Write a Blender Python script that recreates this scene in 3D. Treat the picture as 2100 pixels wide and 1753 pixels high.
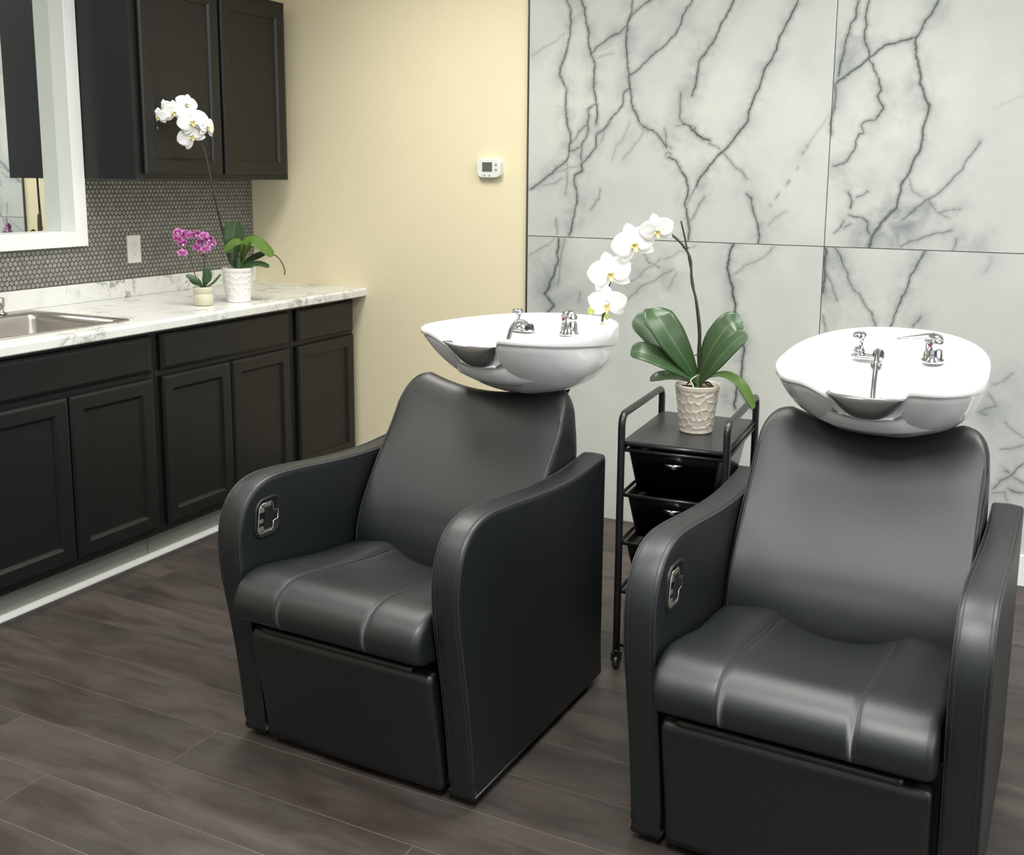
import bpy, bmesh, math, random
import numpy as np
from mathutils import Vector, Matrix
random.seed(7); rng = np.random.default_rng(7)
for o in list(bpy.data.objects): bpy.data.objects.remove(o)
SC = bpy.context.scene; COL = SC.collection
# ---------------------------------------------------------------- camera, exposure, light
cd = bpy.data.cameras.new('camera'); cam = bpy.data.objects.new('camera', cd); COL.objects.link(cam)
cd.sensor_fit = 'HORIZONTAL'; cd.sensor_width = 36.0; cd.lens = 2133.386/2100*36
cd.shift_x = (1050-1066.933)/2100; cd.shift_y = (712.52-876.5)/2100
cd.clip_start = .05; cd.clip_end = 50
cR = ((.89610582,.44374941,.00898974),(-.07970447,.14096371,.98680111),(.43662518,-.88499474,.16168721))
cam.matrix_world = Matrix(((cR[0][0],cR[1][0],cR[2][0],3.43225),(cR[0][1],cR[1][1],cR[2][1],-3.98815),(cR[0][2],cR[1][2],cR[2][2],1.42754),(0,0,0,1)))
SC.camera = cam
SC.view_settings.view_transform = 'Standard'; SC.view_settings.look = 'None'
SC.view_settings.exposure = 0.03; SC.view_settings.gamma = 1.0; SC.view_settings.use_curve_mapping = False
W = bpy.data.worlds.new('world'); SC.world = W; W.use_nodes = True
W.node_tree.nodes['Background'].inputs[0].default_value = (.75,.86,1,1); W.node_tree.nodes['Background'].inputs[1].default_value = 1.0
def area(name, loc, size, power, color, rot=(0,0,0), spread=180):
    l = bpy.data.lights.new(name,'AREA'); l.shape='RECTANGLE'; l.size, l.size_y = size; l.energy = power; l.color = color
    l.spread = math.radians(spread)
    o = bpy.data.objects.new(name,l); COL.objects.link(o); o.location = loc; o.rotation_euler = rot; return o
PANELS = [(1.30,-1.30),(2.75,-1.30),(4.20,-1.30),(1.15,-3.35),(3.10,-3.35),(5.05,-3.35),(1.7,-5.3),(3.7,-5.3)]
for i,(x,y) in enumerate(PANELS):
    area('ceiling_panel_lamp', (x,y,2.70), (.55,1.15), (28,25,31,15,52,30,6,8)[i], (1,.985,.95), spread=(150 if i<3 else 130))
area('side_window_daylight', (6.52,-2.6,1.65), (2.6,1.5), 60, (.93,.97,1.0), rot=(math.radians(90),0,math.radians(90)))
area('storefront_daylight', (2.9,-6.85,1.5), (4.2,2.2), 4, (.86,.94,1.0), rot=(math.radians(90),0,0))

# ---------------------------------------------------------------- helpers
def tag(o, label=None, cat=None, group=None, kind=None):
    for k,v in (('label',label),('category',cat),('group',group),('kind',kind)):
        if v: o[k] = v
    return o
def empty(name, loc=(0,0,0), rz=0, **k):
    o = bpy.data.objects.new(name, None); COL.objects.link(o); o.location = loc; o.rotation_euler = (0,0,rz)
    o.empty_display_size = .05; return tag(o, **k)
class MB:
    """collects vertices and faces, builds one mesh object"""
    def __init__(s): s.v=[]; s.f=[]; s.sm=[]; s.mi=[]; s.cur=0
    def add(s, vs, fs, smooth=False):
        b=len(s.v); s.v += [tuple(map(float,q)) for q in vs]
        s.f += [tuple(b+i for i in f) for f in fs]; s.sm += [smooth]*len(fs); s.mi += [s.cur]*len(fs); return s
    def box(s, a, b, M=None):
        x0,y0,z0=a; x1,y1,z1=b
        vs=[(x0,y0,z0),(x1,y0,z0),(x1,y1,z0),(x0,y1,z0),(x0,y0,z1),(x1,y0,z1),(x1,y1,z1),(x0,y1,z1)]
        if M: vs=[M@Vector(q) for q in vs]
        return s.add(vs,[(0,3,2,1),(4,5,6,7),(0,1,5,4),(1,2,6,5),(2,3,7,6),(3,0,4,7)])
    def rings(s, R, close=True, cap0=False, cap1=False, smooth=True):
        n=len(R[0]); vs=[q for r in R for q in r]; fs=[]
        for i in range(len(R)-1):
            for j in range(n if close else n-1):
                k=(j+1)%n; fs.append((i*n+j,i*n+k,(i+1)*n+k,(i+1)*n+j))
        k0=len(fs)
        if cap0: fs.append(tuple(range(n))[::-1])
        if cap1: fs.append(tuple((len(R)-1)*n+j for j in range(n)))
        s.add(vs,fs,smooth)
        for i in range(len(fs)-k0): s.sm[-1-i]=smooth and n<=24
        return s
    def lathe(s, prof, n=32, c=(0,0,0), M=None, cap0=True, cap1=True, arc=None):
        R=[]
        for r,z in prof:
            ring=[Vector((r*math.cos(2*math.pi*j/n),r*math.sin(2*math.pi*j/n),z)) for j in range(n)]
            if M: ring=[M@q for q in ring]
            R.append([q+Vector(c) for q in ring])
        return s.rings(R,True,cap0,cap1)
    def tube(s, P, r, n=10, close=False, cap=True):
        P=[Vector(p) for p in P]; m=len(P); R=[]
        rr = r if isinstance(r,(list,tuple)) else [r]*m
        t0=(P[1]-P[0]).normalized(); up=Vector((0,0,1)) if abs(t0.z)<.9 else Vector((0,1,0))
        nrm=(up-t0*up.dot(t0)).normalized()
        for i in range(m):
            if close: t=(P[(i+1)%m]-P[i-1]).normalized()
            else: t=(P[min(i+1,m-1)]-P[max(i-1,0)]).normalized()
            nrm=(nrm-t*nrm.dot(t)).normalized(); b=t.cross(nrm)
            R.append([P[i]+(nrm*math.cos(2*math.pi*j/n)+b*math.sin(2*math.pi*j/n))*rr[i] for j in range(n)])
        if close: R.append(R[0])
        return s.rings(R,True,cap and not close,cap and not close)
    def build(s, name, mat, parent=None, bevel=0, seg=2, loc=None, rz=0, angle=35, sub=0):
        me=bpy.data.meshes.new(name); me.from_pydata(s.v,[],s.f); 
        bm=bmesh.new(); bm.from_mesh(me); bmesh.ops.recalc_face_normals(bm,faces=bm.faces[:]); bm.to_mesh(me); bm.free()
        me.polygons.foreach_set('use_smooth',s.sm)
        mats = mat if isinstance(mat,(list,tuple)) else [mat]
        for m_ in mats: me.materials.append(m_)
        me.polygons.foreach_set('material_index',s.mi); me.update()
        o=bpy.data.objects.new(name,me); COL.objects.link(o)
        if parent: o.parent=parent
        if loc: o.location=loc
        if rz: o.rotation_euler=(0,0,rz)
        if bevel:
            b=o.modifiers.new('bevel','BEVEL'); b.width=bevel; b.segments=seg; b.limit_method='ANGLE'; b.angle_limit=math.radians(angle); b.harden_normals=False
        if sub:
            m=o.modifiers.new('sub','SUBSURF'); m.levels=sub; m.render_levels=sub
        return o
def spline(P, n=8, close=False):
    P=[np.array(p,float) for p in P]; m=len(P); out=[]
    seg = m if close else m-1
    for i in range(seg):
        if close: a,b,c,d=P[i-1],P[i],P[(i+1)%m],P[(i+2)%m]
        else: a,b,c,d=P[max(i-1,0)],P[i],P[i+1],P[min(i+2,m-1)]
        for k in range(n):
            t=k/n; out.append(.5*((2*b)+(-a+c)*t+(2*a-5*b+4*c-d)*t*t+(-a+3*b-3*c+d)*t**3))
    if not close: out.append(P[-1])
    return out
def rrect(w,h,r,n=5):
    out=[]
    for cx,cy,a0 in ((w/2-r,h/2-r,0),(-w/2+r,h/2-r,90),(-w/2+r,-h/2+r,180),(w/2-r,-h/2+r,270)):
        for k in range(n+1):
            a=math.radians(a0+90*k/n); out.append((cx+r*math.cos(a),cy+r*math.sin(a)))
    return out
def prism(mb, pts, fn, d0, d1, bev=.0):
    """closed 2D outline extruded between depths; fn(a,b,d)->xyz"""
    n=len(pts); cx=sum(q[0] for q in pts)/n; cy=sum(q[1] for q in pts)/n
    def ins(k):
        out=[]
        for a,b in pts:
            L=math.hypot(a-cx,b-cy) or 1; out.append((a-(a-cx)/L*k,b-(b-cy)/L*k))
        return out
    R=[]; sg=1 if d1>d0 else -1
    if bev: lay=[(0,d0),(0,d1-sg*bev),(bev*.35,d1-sg*bev*.35),(bev,d1)]
    else: lay=[(0,d0),(0,d1)]
    for k,d in lay: R.append([fn(a,b,d) for a,b in (ins(k) if k else pts)])
    mb.rings(R,True,True,True,smooth=False)
# ---------------------------------------------------------------- materials
def srgb(r,g,b):
    f=lambda c:(c/255/12.92) if c/255<=.04045 else ((c/255+.055)/1.055)**2.4
    return (f(r),f(g),f(b),1)
def mat(name, col, rough=.5, metal=0, spec=.5, coat=0, bump=0, bscale=200, var=0, vscale=6, trans=0, sss=0, crough=.1):
    m=bpy.data.materials.new(name); m.use_nodes=True; nt=m.node_tree; N=nt.nodes; L=nt.links; b=N['Principled BSDF']
    c = col if len(col)==4 else (*col,1)
    b.inputs['Base Color'].default_value=c; b.inputs['Roughness'].default_value=rough; b.inputs['Metallic'].default_value=metal
    b.inputs['Specular IOR Level'].default_value=spec; b.inputs['Coat Weight'].default_value=coat; b.inputs['Coat Roughness'].default_value=crough
    b.inputs['Transmission Weight'].default_value=trans
    if sss: b.inputs['Subsurface Weight'].default_value=sss; b.inputs['Subsurface Radius'].default_value=(.01,.01,.008); b.inputs['Subsurface Scale'].default_value=.5
    tc=N.new('ShaderNodeTexCoord')
    if bump:
        n=N.new('ShaderNodeTexNoise'); n.inputs['Scale'].default_value=bscale; n.inputs['Detail'].default_value=3
        bp=N.new('ShaderNodeBump'); bp.inputs['Strength'].default_value=bump; bp.inputs['Distance'].default_value=.002
        L.new(tc.outputs['Object'],n.inputs['Vector']); L.new(n.outputs['Fac'],bp.inputs['Height']); L.new(bp.outputs['Normal'],b.inputs['Normal'])
    n=N.new('ShaderNodeTexNoise'); n.inputs['Scale'].default_value=vscale; n.inputs['Detail'].default_value=4
    L.new(tc.outputs['Object'],n.inputs['Vector'])
    mp=N.new('ShaderNodeMapRange'); mp.inputs[3].default_value=1-var; mp.inputs[4].default_value=1+var
    L.new(n.outputs['Fac'],mp.inputs[0])
    mx=N.new('ShaderNodeVectorMath'); mx.operation='SCALE'; mx.inputs[0].default_value=c[:3]
    L.new(mp.outputs[0],mx.inputs['Scale']); L.new(mx.outputs[0],b.inputs['Base Color'])
    return m
class NB:
    """small node-building helper"""
    def __init__(s,name):
        s.m=bpy.data.materials.new(name); s.m.use_nodes=True; s.nt=s.m.node_tree; s.N=s.nt.nodes; s.L=s.nt.links; s.b=s.N['Principled BSDF']
    def put(s,inp,v):
        if hasattr(v,'links') or hasattr(v,'is_output'): s.L.new(v,inp)
        else: inp.default_value=v
    def math(s,op,a,b=0,c=None,clamp=False):
        n=s.N.new('ShaderNodeMath'); n.operation=op; n.use_clamp=clamp; s.put(n.inputs[0],a); s.put(n.inputs[1],b)
        if c is not None: s.put(n.inputs[2],c)
        return n.outputs[0]
    def ramp(s,v,a,b,c=0,d=1,smooth=True):
        n=s.N.new('ShaderNodeMapRange'); n.interpolation_type='SMOOTHSTEP' if smooth else 'LINEAR'; s.put(n.inputs[0],v)
        for i,x in enumerate((a,b,c,d)): s.put(n.inputs[1+i],x)
        return n.outputs[0]
    def noise(s,vec,scale,detail=4,rough=.5,dist=0,out='Fac'):
        n=s.N.new('ShaderNodeTexNoise'); s.put(n.inputs['Vector'],vec); n.inputs['Scale'].default_value=scale; n.inputs['Detail'].default_value=detail
        n.inputs['Roughness'].default_value=rough; n.inputs['Distortion'].default_value=dist; return n.outputs[out]
    def mix(s,f,a,b):
        n=s.N.new('ShaderNodeMix'); n.data_type='RGBA'; s.put(n.inputs[0],f); s.put(n.inputs[6],a); s.put(n.inputs[7],b); return n.outputs[2]
    def obj(s):
        if not hasattr(s,'tc'): s.tc=s.N.new('ShaderNodeTexCoord')
        return s.tc.outputs['Object']
    def sep(s,v):
        n=s.N.new('ShaderNodeSeparateXYZ'); s.put(n.inputs[0],v); return n.outputs
    def comb(s,x,y,z):
        n=s.N.new('ShaderNodeCombineXYZ'); s.put(n.inputs[0],x); s.put(n.inputs[1],y); s.put(n.inputs[2],z); return n.outputs[0]
    def attr(s,name):
        n=s.N.new('ShaderNodeAttribute'); n.attribute_name=name; return n
    def bump(s,h,strength=.3,dist=.002):
        n=s.N.new('ShaderNodeBump'); n.inputs['Strength'].default_value=strength; n.inputs['Distance'].default_value=dist; s.put(n.inputs['Height'],h)
        s.L.new(n.outputs[0],s.b.inputs['Normal'])
M_leather = mat('black_leather', (.0032,.0052,.0060), .45, spec=.68, bump=.12, bscale=900, var=.08)
M_seam = mat('leather_seam', (.018,.020,.022), .55, bump=.2, bscale=1500)
M_darkgap = mat('black_plastic', (.008,.008,.008), .45)
M_cab = mat('espresso_paint', (.0058,.0058,.0055), .38, spec=.42, bump=.08, bscale=120, var=.1, vscale=3)
M_cream = mat('cream_wall_paint', srgb(229,218,184), .75, bump=.25, bscale=160, var=.015)
M_white = mat('white_wall_paint', (.72,.72,.70), .7, bump=.2, bscale=160)
M_taupe = mat('taupe_wall_paint', (.34,.32,.28), .75, bump=.2, bscale=160)
M_ceil = mat('ceiling_white', (.86,.86,.84), .8)
M_trim = mat('white_satin_trim', (.83,.84,.81), .35, spec=.5)
M_kick = mat('pale_grey_kick_board', (.33,.33,.30), .5, var=.05)
M_porc = mat('white_porcelain', (.88,.88,.87), .10, spec=.6, coat=.6, crough=.03)
M_chrome = mat('chrome', (.52,.52,.53), .14, metal=1)
M_plate = mat('satin_chrome_plate', (.50,.49,.43), .2, metal=.8)
M_nickel = mat('brushed_nickel', (.55,.53,.50), .28, metal=1)
M_steel = mat('brushed_sink_steel', (.50,.47,.43), .32, metal=1, bump=.1, bscale=400)
M_gel = mat('grey_gel_pad', (.10,.098,.092), .16, spec=.7, var=.35, vscale=18)
M_hose = mat('dark_chrome_hose', (.16,.16,.16), .22, metal=.8)
M_blackmetal = mat('black_powder_metal', (.012,.013,.013), .33, spec=.6)
M_tray = mat('black_tray_laminate', (.018,.019,.02), .38, spec=.6, bump=.05, bscale=300)
M_drawer = mat('black_drawer_plastic', (.008,.008,.008), .22, spec=.6)
M_plastic = mat('white_plastic', (.74,.75,.70), .35)
M_lcd = mat('grey_display', (.10,.105,.09), .2)
M_button = mat('grey_button', (.30,.30,.27), .4)
M_potcream = mat('cream_ceramic', (.68,.62,.52), .25, spec=.6)
M_potwhite = mat('white_ceramic', (.80,.79,.75), .2, spec=.6)
M_potbeige = mat('beige_glass_pot', (.56,.54,.40), .2, spec=.6)
M_clear = mat('clear_glass', (.85,.88,.85), .05, trans=.9)
M_bark = mat('orchid_bark', (.10,.065,.04), .9, bump=.8, bscale=150, var=.5, vscale=90)
M_root = mat('pale_root', (.55,.60,.42), .6)
M_petal = mat('white_petal', (.86,.86,.83), .45, sss=.25)
M_lip = mat('yellow_lip', (.62,.52,.22), .5, var=.45, vscale=220)
M_bud = mat('green_bud', (.40,.42,.10), .5, var=.3, vscale=60)
M_stem = mat('dark_green_stem', (.035,.045,.02), .5, var=.2)
M_stake = mat('black_stake', (.01,.012,.01), .5)
def leafmat(name, c0, c1):
    k=NB(name); v=k.obj(); x=k.noise(v,9,3); a=k.attr('leafu')
    mid=k.ramp(k.math('ABSOLUTE',a.outputs['Fac']),0,.10,.75,0)
    base=k.mix(x,c0,c1); col=k.mix(k.math('MULTIPLY',mid,.35),base,(.20,.30,.12,1)); k.L.new(col,k.b.inputs['Base Color'])
    k.b.inputs['Roughness'].default_value=.34; k.b.inputs['Subsurface Weight'].default_value=.05; return k.m
M_leaf = leafmat('orchid_leaf', (.020,.052,.018,1),(.032,.082,.026,1))
M_leaf2 = leafmat('light_orchid_leaf', (.055,.12,.018,1),(.09,.17,.03,1))
def purple():
    k=NB('purple_petal'); a=k.attr('leafu'); b=k.attr('leafv')
    e=k.math('MAXIMUM',k.math('ABSOLUTE',a.outputs['Fac']),b.outputs['Fac']); n=k.noise(k.obj(),160,3)
    f=k.ramp(k.math('ADD',e,k.math('MULTIPLY',k.math('SUBTRACT',n,.5),.5)),.55,.95)
    k.L.new(k.mix(f,(.22,.012,.13,1),(.60,.22,.52,1)),k.b.inputs['Base Color']); k.b.inputs['Roughness'].default_value=.5; return k.m
M_purple = purple()
# marble laminate of the counter
def counter_mat():
    k=NB('marble_laminate'); v=k.obj(); w=k.noise(v,3.5,5,.6,out='Color')
    vm=k.N.new('ShaderNodeVectorMath'); vm.operation='MULTIPLY_ADD'; k.L.new(w,vm.inputs[0]); vm.inputs[1].default_value=(.25,.25,.25); k.L.new(v,vm.inputs[2])
    n=k.noise(vm.outputs[0],5,6,.62,1.2); ve=k.ramp(k.math('ABSOLUTE',k.math('SUBTRACT',n,.5)),0,.035,1,0)
    msk=k.ramp(k.noise(v,4,3),.48,.66); ve=k.math('MULTIPLY',ve,msk)
    cl=k.ramp(k.noise(vm.outputs[0],7,5,.6),.45,.75); sp=k.ramp(k.noise(v,60,4,.6),.64,.74)
    c=k.mix(k.math('MULTIPLY',cl,.45),srgb(222,223,218),srgb(190,191,186)); c=k.mix(k.math('MULTIPLY',ve,.75),c,srgb(122,124,121)); c=k.mix(k.math('MULTIPLY',k.math('MULTIPLY',sp,msk),.6),c,srgb(130,132,126))
    k.L.new(c,k.b.inputs['Base Color']); k.b.inputs['Roughness'].default_value=.22; return k.m
M_counter = counter_mat()
# penny tiles: hexagonal grid of discs in the wall plane (object y, z)
def penny():
    k=NB('penny_tile'); s=k.sep(k.obj()); P=.0205; H=P*.8660254*2
    def cell(oy,oz):
        a=k.math('ADD',s[1],100+oy); b=k.math('ADD',s[2],100+oz)
        a=k.math('SUBTRACT',k.math('MODULO',a,P),P/2); b=k.math('SUBTRACT',k.math('MODULO',b,H),H/2)
        return k.math('SQRT',k.math('ADD',k.math('MULTIPLY',a,a),k.math('MULTIPLY',b,b)))
    d=k.math('MINIMUM',cell(0,0),cell(P/2,H/2))
    disc=k.ramp(d,.0082,.0092,1,0); n=k.noise(k.obj(),55,2)
    tile=k.mix(k.ramp(n,.3,.7),srgb(124,124,118),srgb(145,145,138))
    k.L.new(k.mix(disc,srgb(62,61,55),tile),k.b.inputs['Base Color'])
    k.L.new(k.ramp(disc,0,1,.8,.22),k.b.inputs['Roughness'])
    k.bump(k.ramp(d,.0062,.0092,1,0),.6,.0012); return k.m
M_penny = penny()
def floor_mat():
    k=NB('vinyl_plank'); v=k.obj(); s=k.sep(v); r=k.attr('plank').outputs['Fac']
    off=k.math('MULTIPLY',r,37.0)
    g=k.comb(k.math('ADD',k.math('MULTIPLY',s[0],1.0),off),k.math('MULTIPLY',s[1],4.2),off); n1=k.noise(g,3.0,6,.62,.5)
    g2=k.comb(k.math('ADD',k.math('MULTIPLY',s[0],3.0),off),k.math('MULTIPLY',s[1],70.0),off); n2=k.noise(g2,2.2,4,.6)
    g3=k.comb(k.math('ADD',s[0],off),k.math('MULTIPLY',s[1],3.2),off); n3=k.noise(g3,3.2,4,.6,.2)
    a=k.mix(k.ramp(n1,.28,.74),(.028,.0215,.0185,1),(.072,.059,.051,1)); a=k.mix(k.math('MULTIPLY',k.ramp(n3,.45,.7),.45),a,(.058,.054,.051,1))
    a=k.mix(k.math('MULTIPLY',k.ramp(n2,.35,.7),.24),a,(.024,.020,.018,1))
    hs=k.N.new('ShaderNodeHueSaturation'); hs.inputs['Saturation'].default_value=1.0; k.put(hs.inputs['Value'],k.ramp(r,0,1,.80,1.20,False)); k.L.new(a,hs.inputs['Color'])
    k.L.new(hs.outputs[0],k.b.inputs['Base Color']); k.b.inputs['Roughness'].default_value=.46; k.b.inputs['Specular IOR Level'].default_value=.4; k.bump(n2,.12,.001); return k.m
M_floor = floor_mat()
M_floorseam = mat('plank_seam_highlight', (.13,.108,.092), .6)  # pale colour stands in for the highlight along plank bevels
def marble():
    k=NB('veined_marble_panel'); v=k.obj()
    wob=k.math('MULTIPLY',k.math('SUBTRACT',k.noise(v,70,3,.6),.5),.0045); wob2=k.math('MULTIPLY',k.math('SUBTRACT',k.noise(v,14,4,.6),.5),.010)
    d=k.math('ADD',k.attr('vein').outputs['Fac'],k.math('ADD',wob,k.math('MULTIPLY',wob2,.0)))
    st=k.attr('vein_strength').outputs['Fac']; fog=k.attr('fog').outputs['Fac']
    core=k.math('MULTIPLY',k.ramp(d,.0,.0030,1,0),st)
    soft=k.math('MULTIPLY',k.ramp(d,.0,.016,1,0),st)
    halo=k.math('MULTIPLY',k.math('MULTIPLY',k.ramp(d,.0,.075,1,0),k.ramp(k.noise(v,9,4,.6,.6),.35,.68)),st)
    fn=k.ramp(k.noise(v,8,6,.62,.9),.30,.68); fn2=k.ramp(k.noise(v,26,4,.6,.5),.3,.75)
    fg=k.math('MULTIPLY',k.math('ADD',fog,.10),k.math('ADD',k.math('MULTIPLY',fn,.75),k.math('MULTIPLY',fn2,.25)))
    base=k.mix(k.ramp(k.noise(v,1.6,3),.3,.7),srgb(187,190,186),srgb(202,203,196))
    c=k.mix(k.math('MULTIPLY',fg,.75,clamp=True),base,srgb(118,125,126))
    c=k.mix(k.math('MULTIPLY',halo,.50),c,srgb(126,133,134)); c=k.mix(k.math('MULTIPLY',soft,.50),c,srgb(104,110,111)); c=k.mix(k.math('MULTIPLY',core,.85),c,srgb(60,64,65))
    k.L.new(c,k.b.inputs['Base Color']); k.b.inputs['Roughness'].default_value=.28; k.b.inputs['Specular IOR Level'].default_value=.35; return k.m
M_marble = marble()
def mirror_mat():
    return mat('mirror_glass', (.80,.83,.80), .012, metal=1)
M_mirror = mirror_mat()
M_lamp = bpy.data.materials.new('lamp_diffuser'); M_lamp.use_nodes=True
M_lamp.node_tree.nodes['Principled BSDF'].inputs['Emission Color'].default_value=(1,.97,.9,1); M_lamp.node_tree.nodes['Principled BSDF'].inputs['Emission Strength'].default_value=3
VEINS="""1.9 1 1662,2131 1683,2092 1680,2000 1669,1947 1652,1893 1637,1838 1669,1782 1667,1705 1675,1638 1690,1605 1685,1554 1684,1521 1671,1493 1643,1473 1608,1442 1558,1407 1507,1377
2.5 1 1720,2138 1745,2093 1753,2029 1762,1969 1774,1915 1792,1876 1788,1822 1791,1768 1801,1724 1807,1680 1803,1642
2.2 1 1947,2123 1943,2066 1927,2020 1921,1956 1928,1893 1938,1828 1942,1785 1952,1742 1959,1694 1980,1661 1988,1642 2022,1618 2057,1604 2078,1579 2102,1547
2.5 1 2112,1510 2140,1499 2164,1456 2188,1424 2195,1381 2183,1332 2193,1289 2206,1235 2202,1186
1.9 .9 2027,2113 1974,2080 1946,2058 1927,2022 1878,1988 1831,1961 1796,1941 1776,1918
1.9 .9 2188,2102 2149,2043 2137,2000 2102,1958 2064,1921 2003,1874 1969,1843 1938,1826
1.9 .9 1942,1788 1916,1757 1912,1711 1874,1671 1845,1631 1804,1598 1803,1548 1769,1510 1748,1487
1.9 .9 1801,1724 1765,1700 1766,1654 1761,1593 1741,1549 1745,1470
1.3 .7 1766,1656 1730,1615 1691,1563
1.3 .8 1741,1554 1707,1538 1685,1529
1.3 .5 1845,1631 1834,1592 1823,1568
2.5 1 1739,1482 1746,1454 1712,1437 1709,1420 1721,1375 1718,1307 1706,1244 1692,1192
1.3 .5 1677,1493 1677,1425 1670,1357
1.3 .6 1630,1259 1636,1196
1.3 .4 1656,1425 1615,1402 1564,1395
1.3 .4 1733,1476 1677,1465 1621,1442
1.3 .6 1827,1382 1822,1342 1786,1297
1.6 .6 2100,1526 2110,1530 2120,1523 2117,1507 2103,1507 2100,1526
1.3 .7 2091,1622 2098,1579 2122,1542
3.1 .3 2005,1607 1960,1548 1920,1499
3.1 .25 1946,1645 1889,1553 1872,1499
1.6 .8 2151,1753 2151,1658 2169,1637 2203,1626
2.5 .4 2139,1627 2169,1637
1.3 .3 1513,1920 1576,1956 1655,2002
1.3 .3 1797,1898 1868,1914
2.3 1 2353,2097 2335,2057 2299,2001 2276,1939 2247,1903 2220,1867 2216,1824 2211,1775 2197,1743
2.6 1 2583,2082 2560,2013 2534,1963 2503,1877 2471,1826 2462,1789 2440,1732 2421,1669 2404,1621 2380,1594 2356,1562 2324,1529 2275,1475 2242,1433 2229,1397
3.3 1 2165,1637 2191,1629 2212,1609 2242,1584 2274,1573
1.3 .7 2271,1562 2324,1529 2365,1486 2400,1459 2426,1429
2.6 .9 2426,1372 2446,1356 2453,1318 2469,1274 2483,1214 2479,1187
1.3 .3 2726,1679 2678,1602 2644,1550 2630,1523
2.6 .5 2647,1552 2644,1547
2.6 .5 2632,1529 2629,1522
2.0 .6 2615,1473 2613,1468
2.0 .5 2585,1422 2577,1409
2.0 .5 2549,1376 2539,1357
2.0 .5 2520,1330 2518,1328
1.3 .6 2236,1425 2204,1357 2188,1307
1.3 .6 2262,1358 2232,1302 2207,1262
2.6 .25 2514,1254 2582,1310
5.2 .8 2210,1616 2214,1620
3.9 .6 2386,1614 2390,1617
2.4 .9 2797,2069 2793,2013 2774,1977 2762,1921 2754,1869 2746,1833 2743,1796
2.7 .9 2833,2066 2828,2026 2825,1995 2831,1969 2825,1934 2839,1892 2843,1855 2864,1818 2884,1781 2894,1744 2882,1724 2905,1681 2884,1650
2.0 .8 2882,1642 2841,1635 2831,1622 2843,1595 2828,1593 2815,1540 2796,1505 2779,1486 2742,1478
3.4 .9 3067,2051 3046,1998 3016,1949 3005,1925 2954,1912 2894,1897 2861,1867 2831,1845 2791,1815 2739,1775
4.1 .9 3000,1920 3000,1894 3011,1833 3022,1776 3038,1730 3058,1688 3051,1642 3042,1596 3040,1549 3020,1502 3006,1455 2981,1412 2974,1359 2971,1327
6.1 .8 2971,1327 2942,1299 2923,1277 2894,1228 2886,1189
4.1 .6 2894,1228 2919,1256 2932,1294
1.4 .5 3006,1450 3020,1392 3054,1371
2.7 .6 3231,1563 3206,1518 3181,1466 3149,1430 3117,1393 3070,1361 3032,1323 2994,1290
2.0 .6 3161,1257 3098,1240 3049,1217 2995,1191
1.4 .5 3080,1356 3102,1324 3149,1299
1.4 .5 3113,1314 3185,1331
2.0 .5 3178,1226 3169,1184
2.7 .8 2801,1383 2816,1351 2812,1326
2.0 .7 2831,1365 2844,1370 2869,1387
2.0 .8 2808,1302 2848,1294 2876,1276 2884,1233
2.0 .6 2791,1279 2758,1234
1.4 .6 2818,1269 2792,1252
4.7 .7 2732,1770 2731,1669 2729,1588
2.0 .15 3265,1674 3306,1693 3355,1712
3.0 1 1643,1176 1637,1103 1645,1082 1626,1025 1604,975 1581,942 1613,908 1628,891 1602,868 1587,832
1.5 .5 1670,1174 1656,1111 1649,1034 1642,984
3.8 1 2385,1179 2370,1140 2363,1088 2374,1049 2389,1011 2402,946 2401,894 2412,849 2434,811 2445,772 2438,719 2437,665 2422,617 2412,549 2419,533
1.5 .6 2317,722 2321,675
1.5 .6 2426,611 2465,555 2506,512
1.5 .4 2387,1059 2422,1084 2478,1118 2540,1172
1.5 .4 1509,1098 1567,1135 1620,1172
1.5 .45 2147,1071 2065,1020 1981,961 1889,887
2.3 .35 2090,1108 2021,1058 1944,1000
2.3 .5 2019,1132 2042,1093 2084,1075
3.0 .3 2161,1058 2129,990
1.5 .35 2233,1167 2111,1109
3.8 .3 1746,962 1739,912
1.6 .9 2766,1178 2785,1153 2798,1119 2817,1086 2826,1052
1.2 .8 2826,1052 2863,1013 2883,976 2910,948 2928,896
1.8 .95 3079,1179 3057,1134 3035,1093 3028,1052 3011,1014 3001,980 2989,941 2978,899
1.8 .6 3080,946 3061,916 3053,903
1.8 .6 2738,1086 2758,1053 2771,1015 2784,985
4.6 .9 2732,1175 2731,1143 2735,1086 2732,1044 2732,1013
1.8 .7 2735,925 2745,886 2750,867
1.4 .3 3295,1166 3280,1112
2.5 .35 3336,719 3394,765
3.8 .4 3323,683 3350,645 3294,614 3321,607
2.5 .4 3384,589 3405,566 3443,540
1.3 .6 3378,489 3411,496 3449,513
1.9 .7 3459,449 3418,400 3364,341
1.6 .7 3399,413 3451,379 3465,374
2.2 .7 3413,348 3463,340
1.3 .5 3363,326 3403,334 3412,302"""
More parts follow.
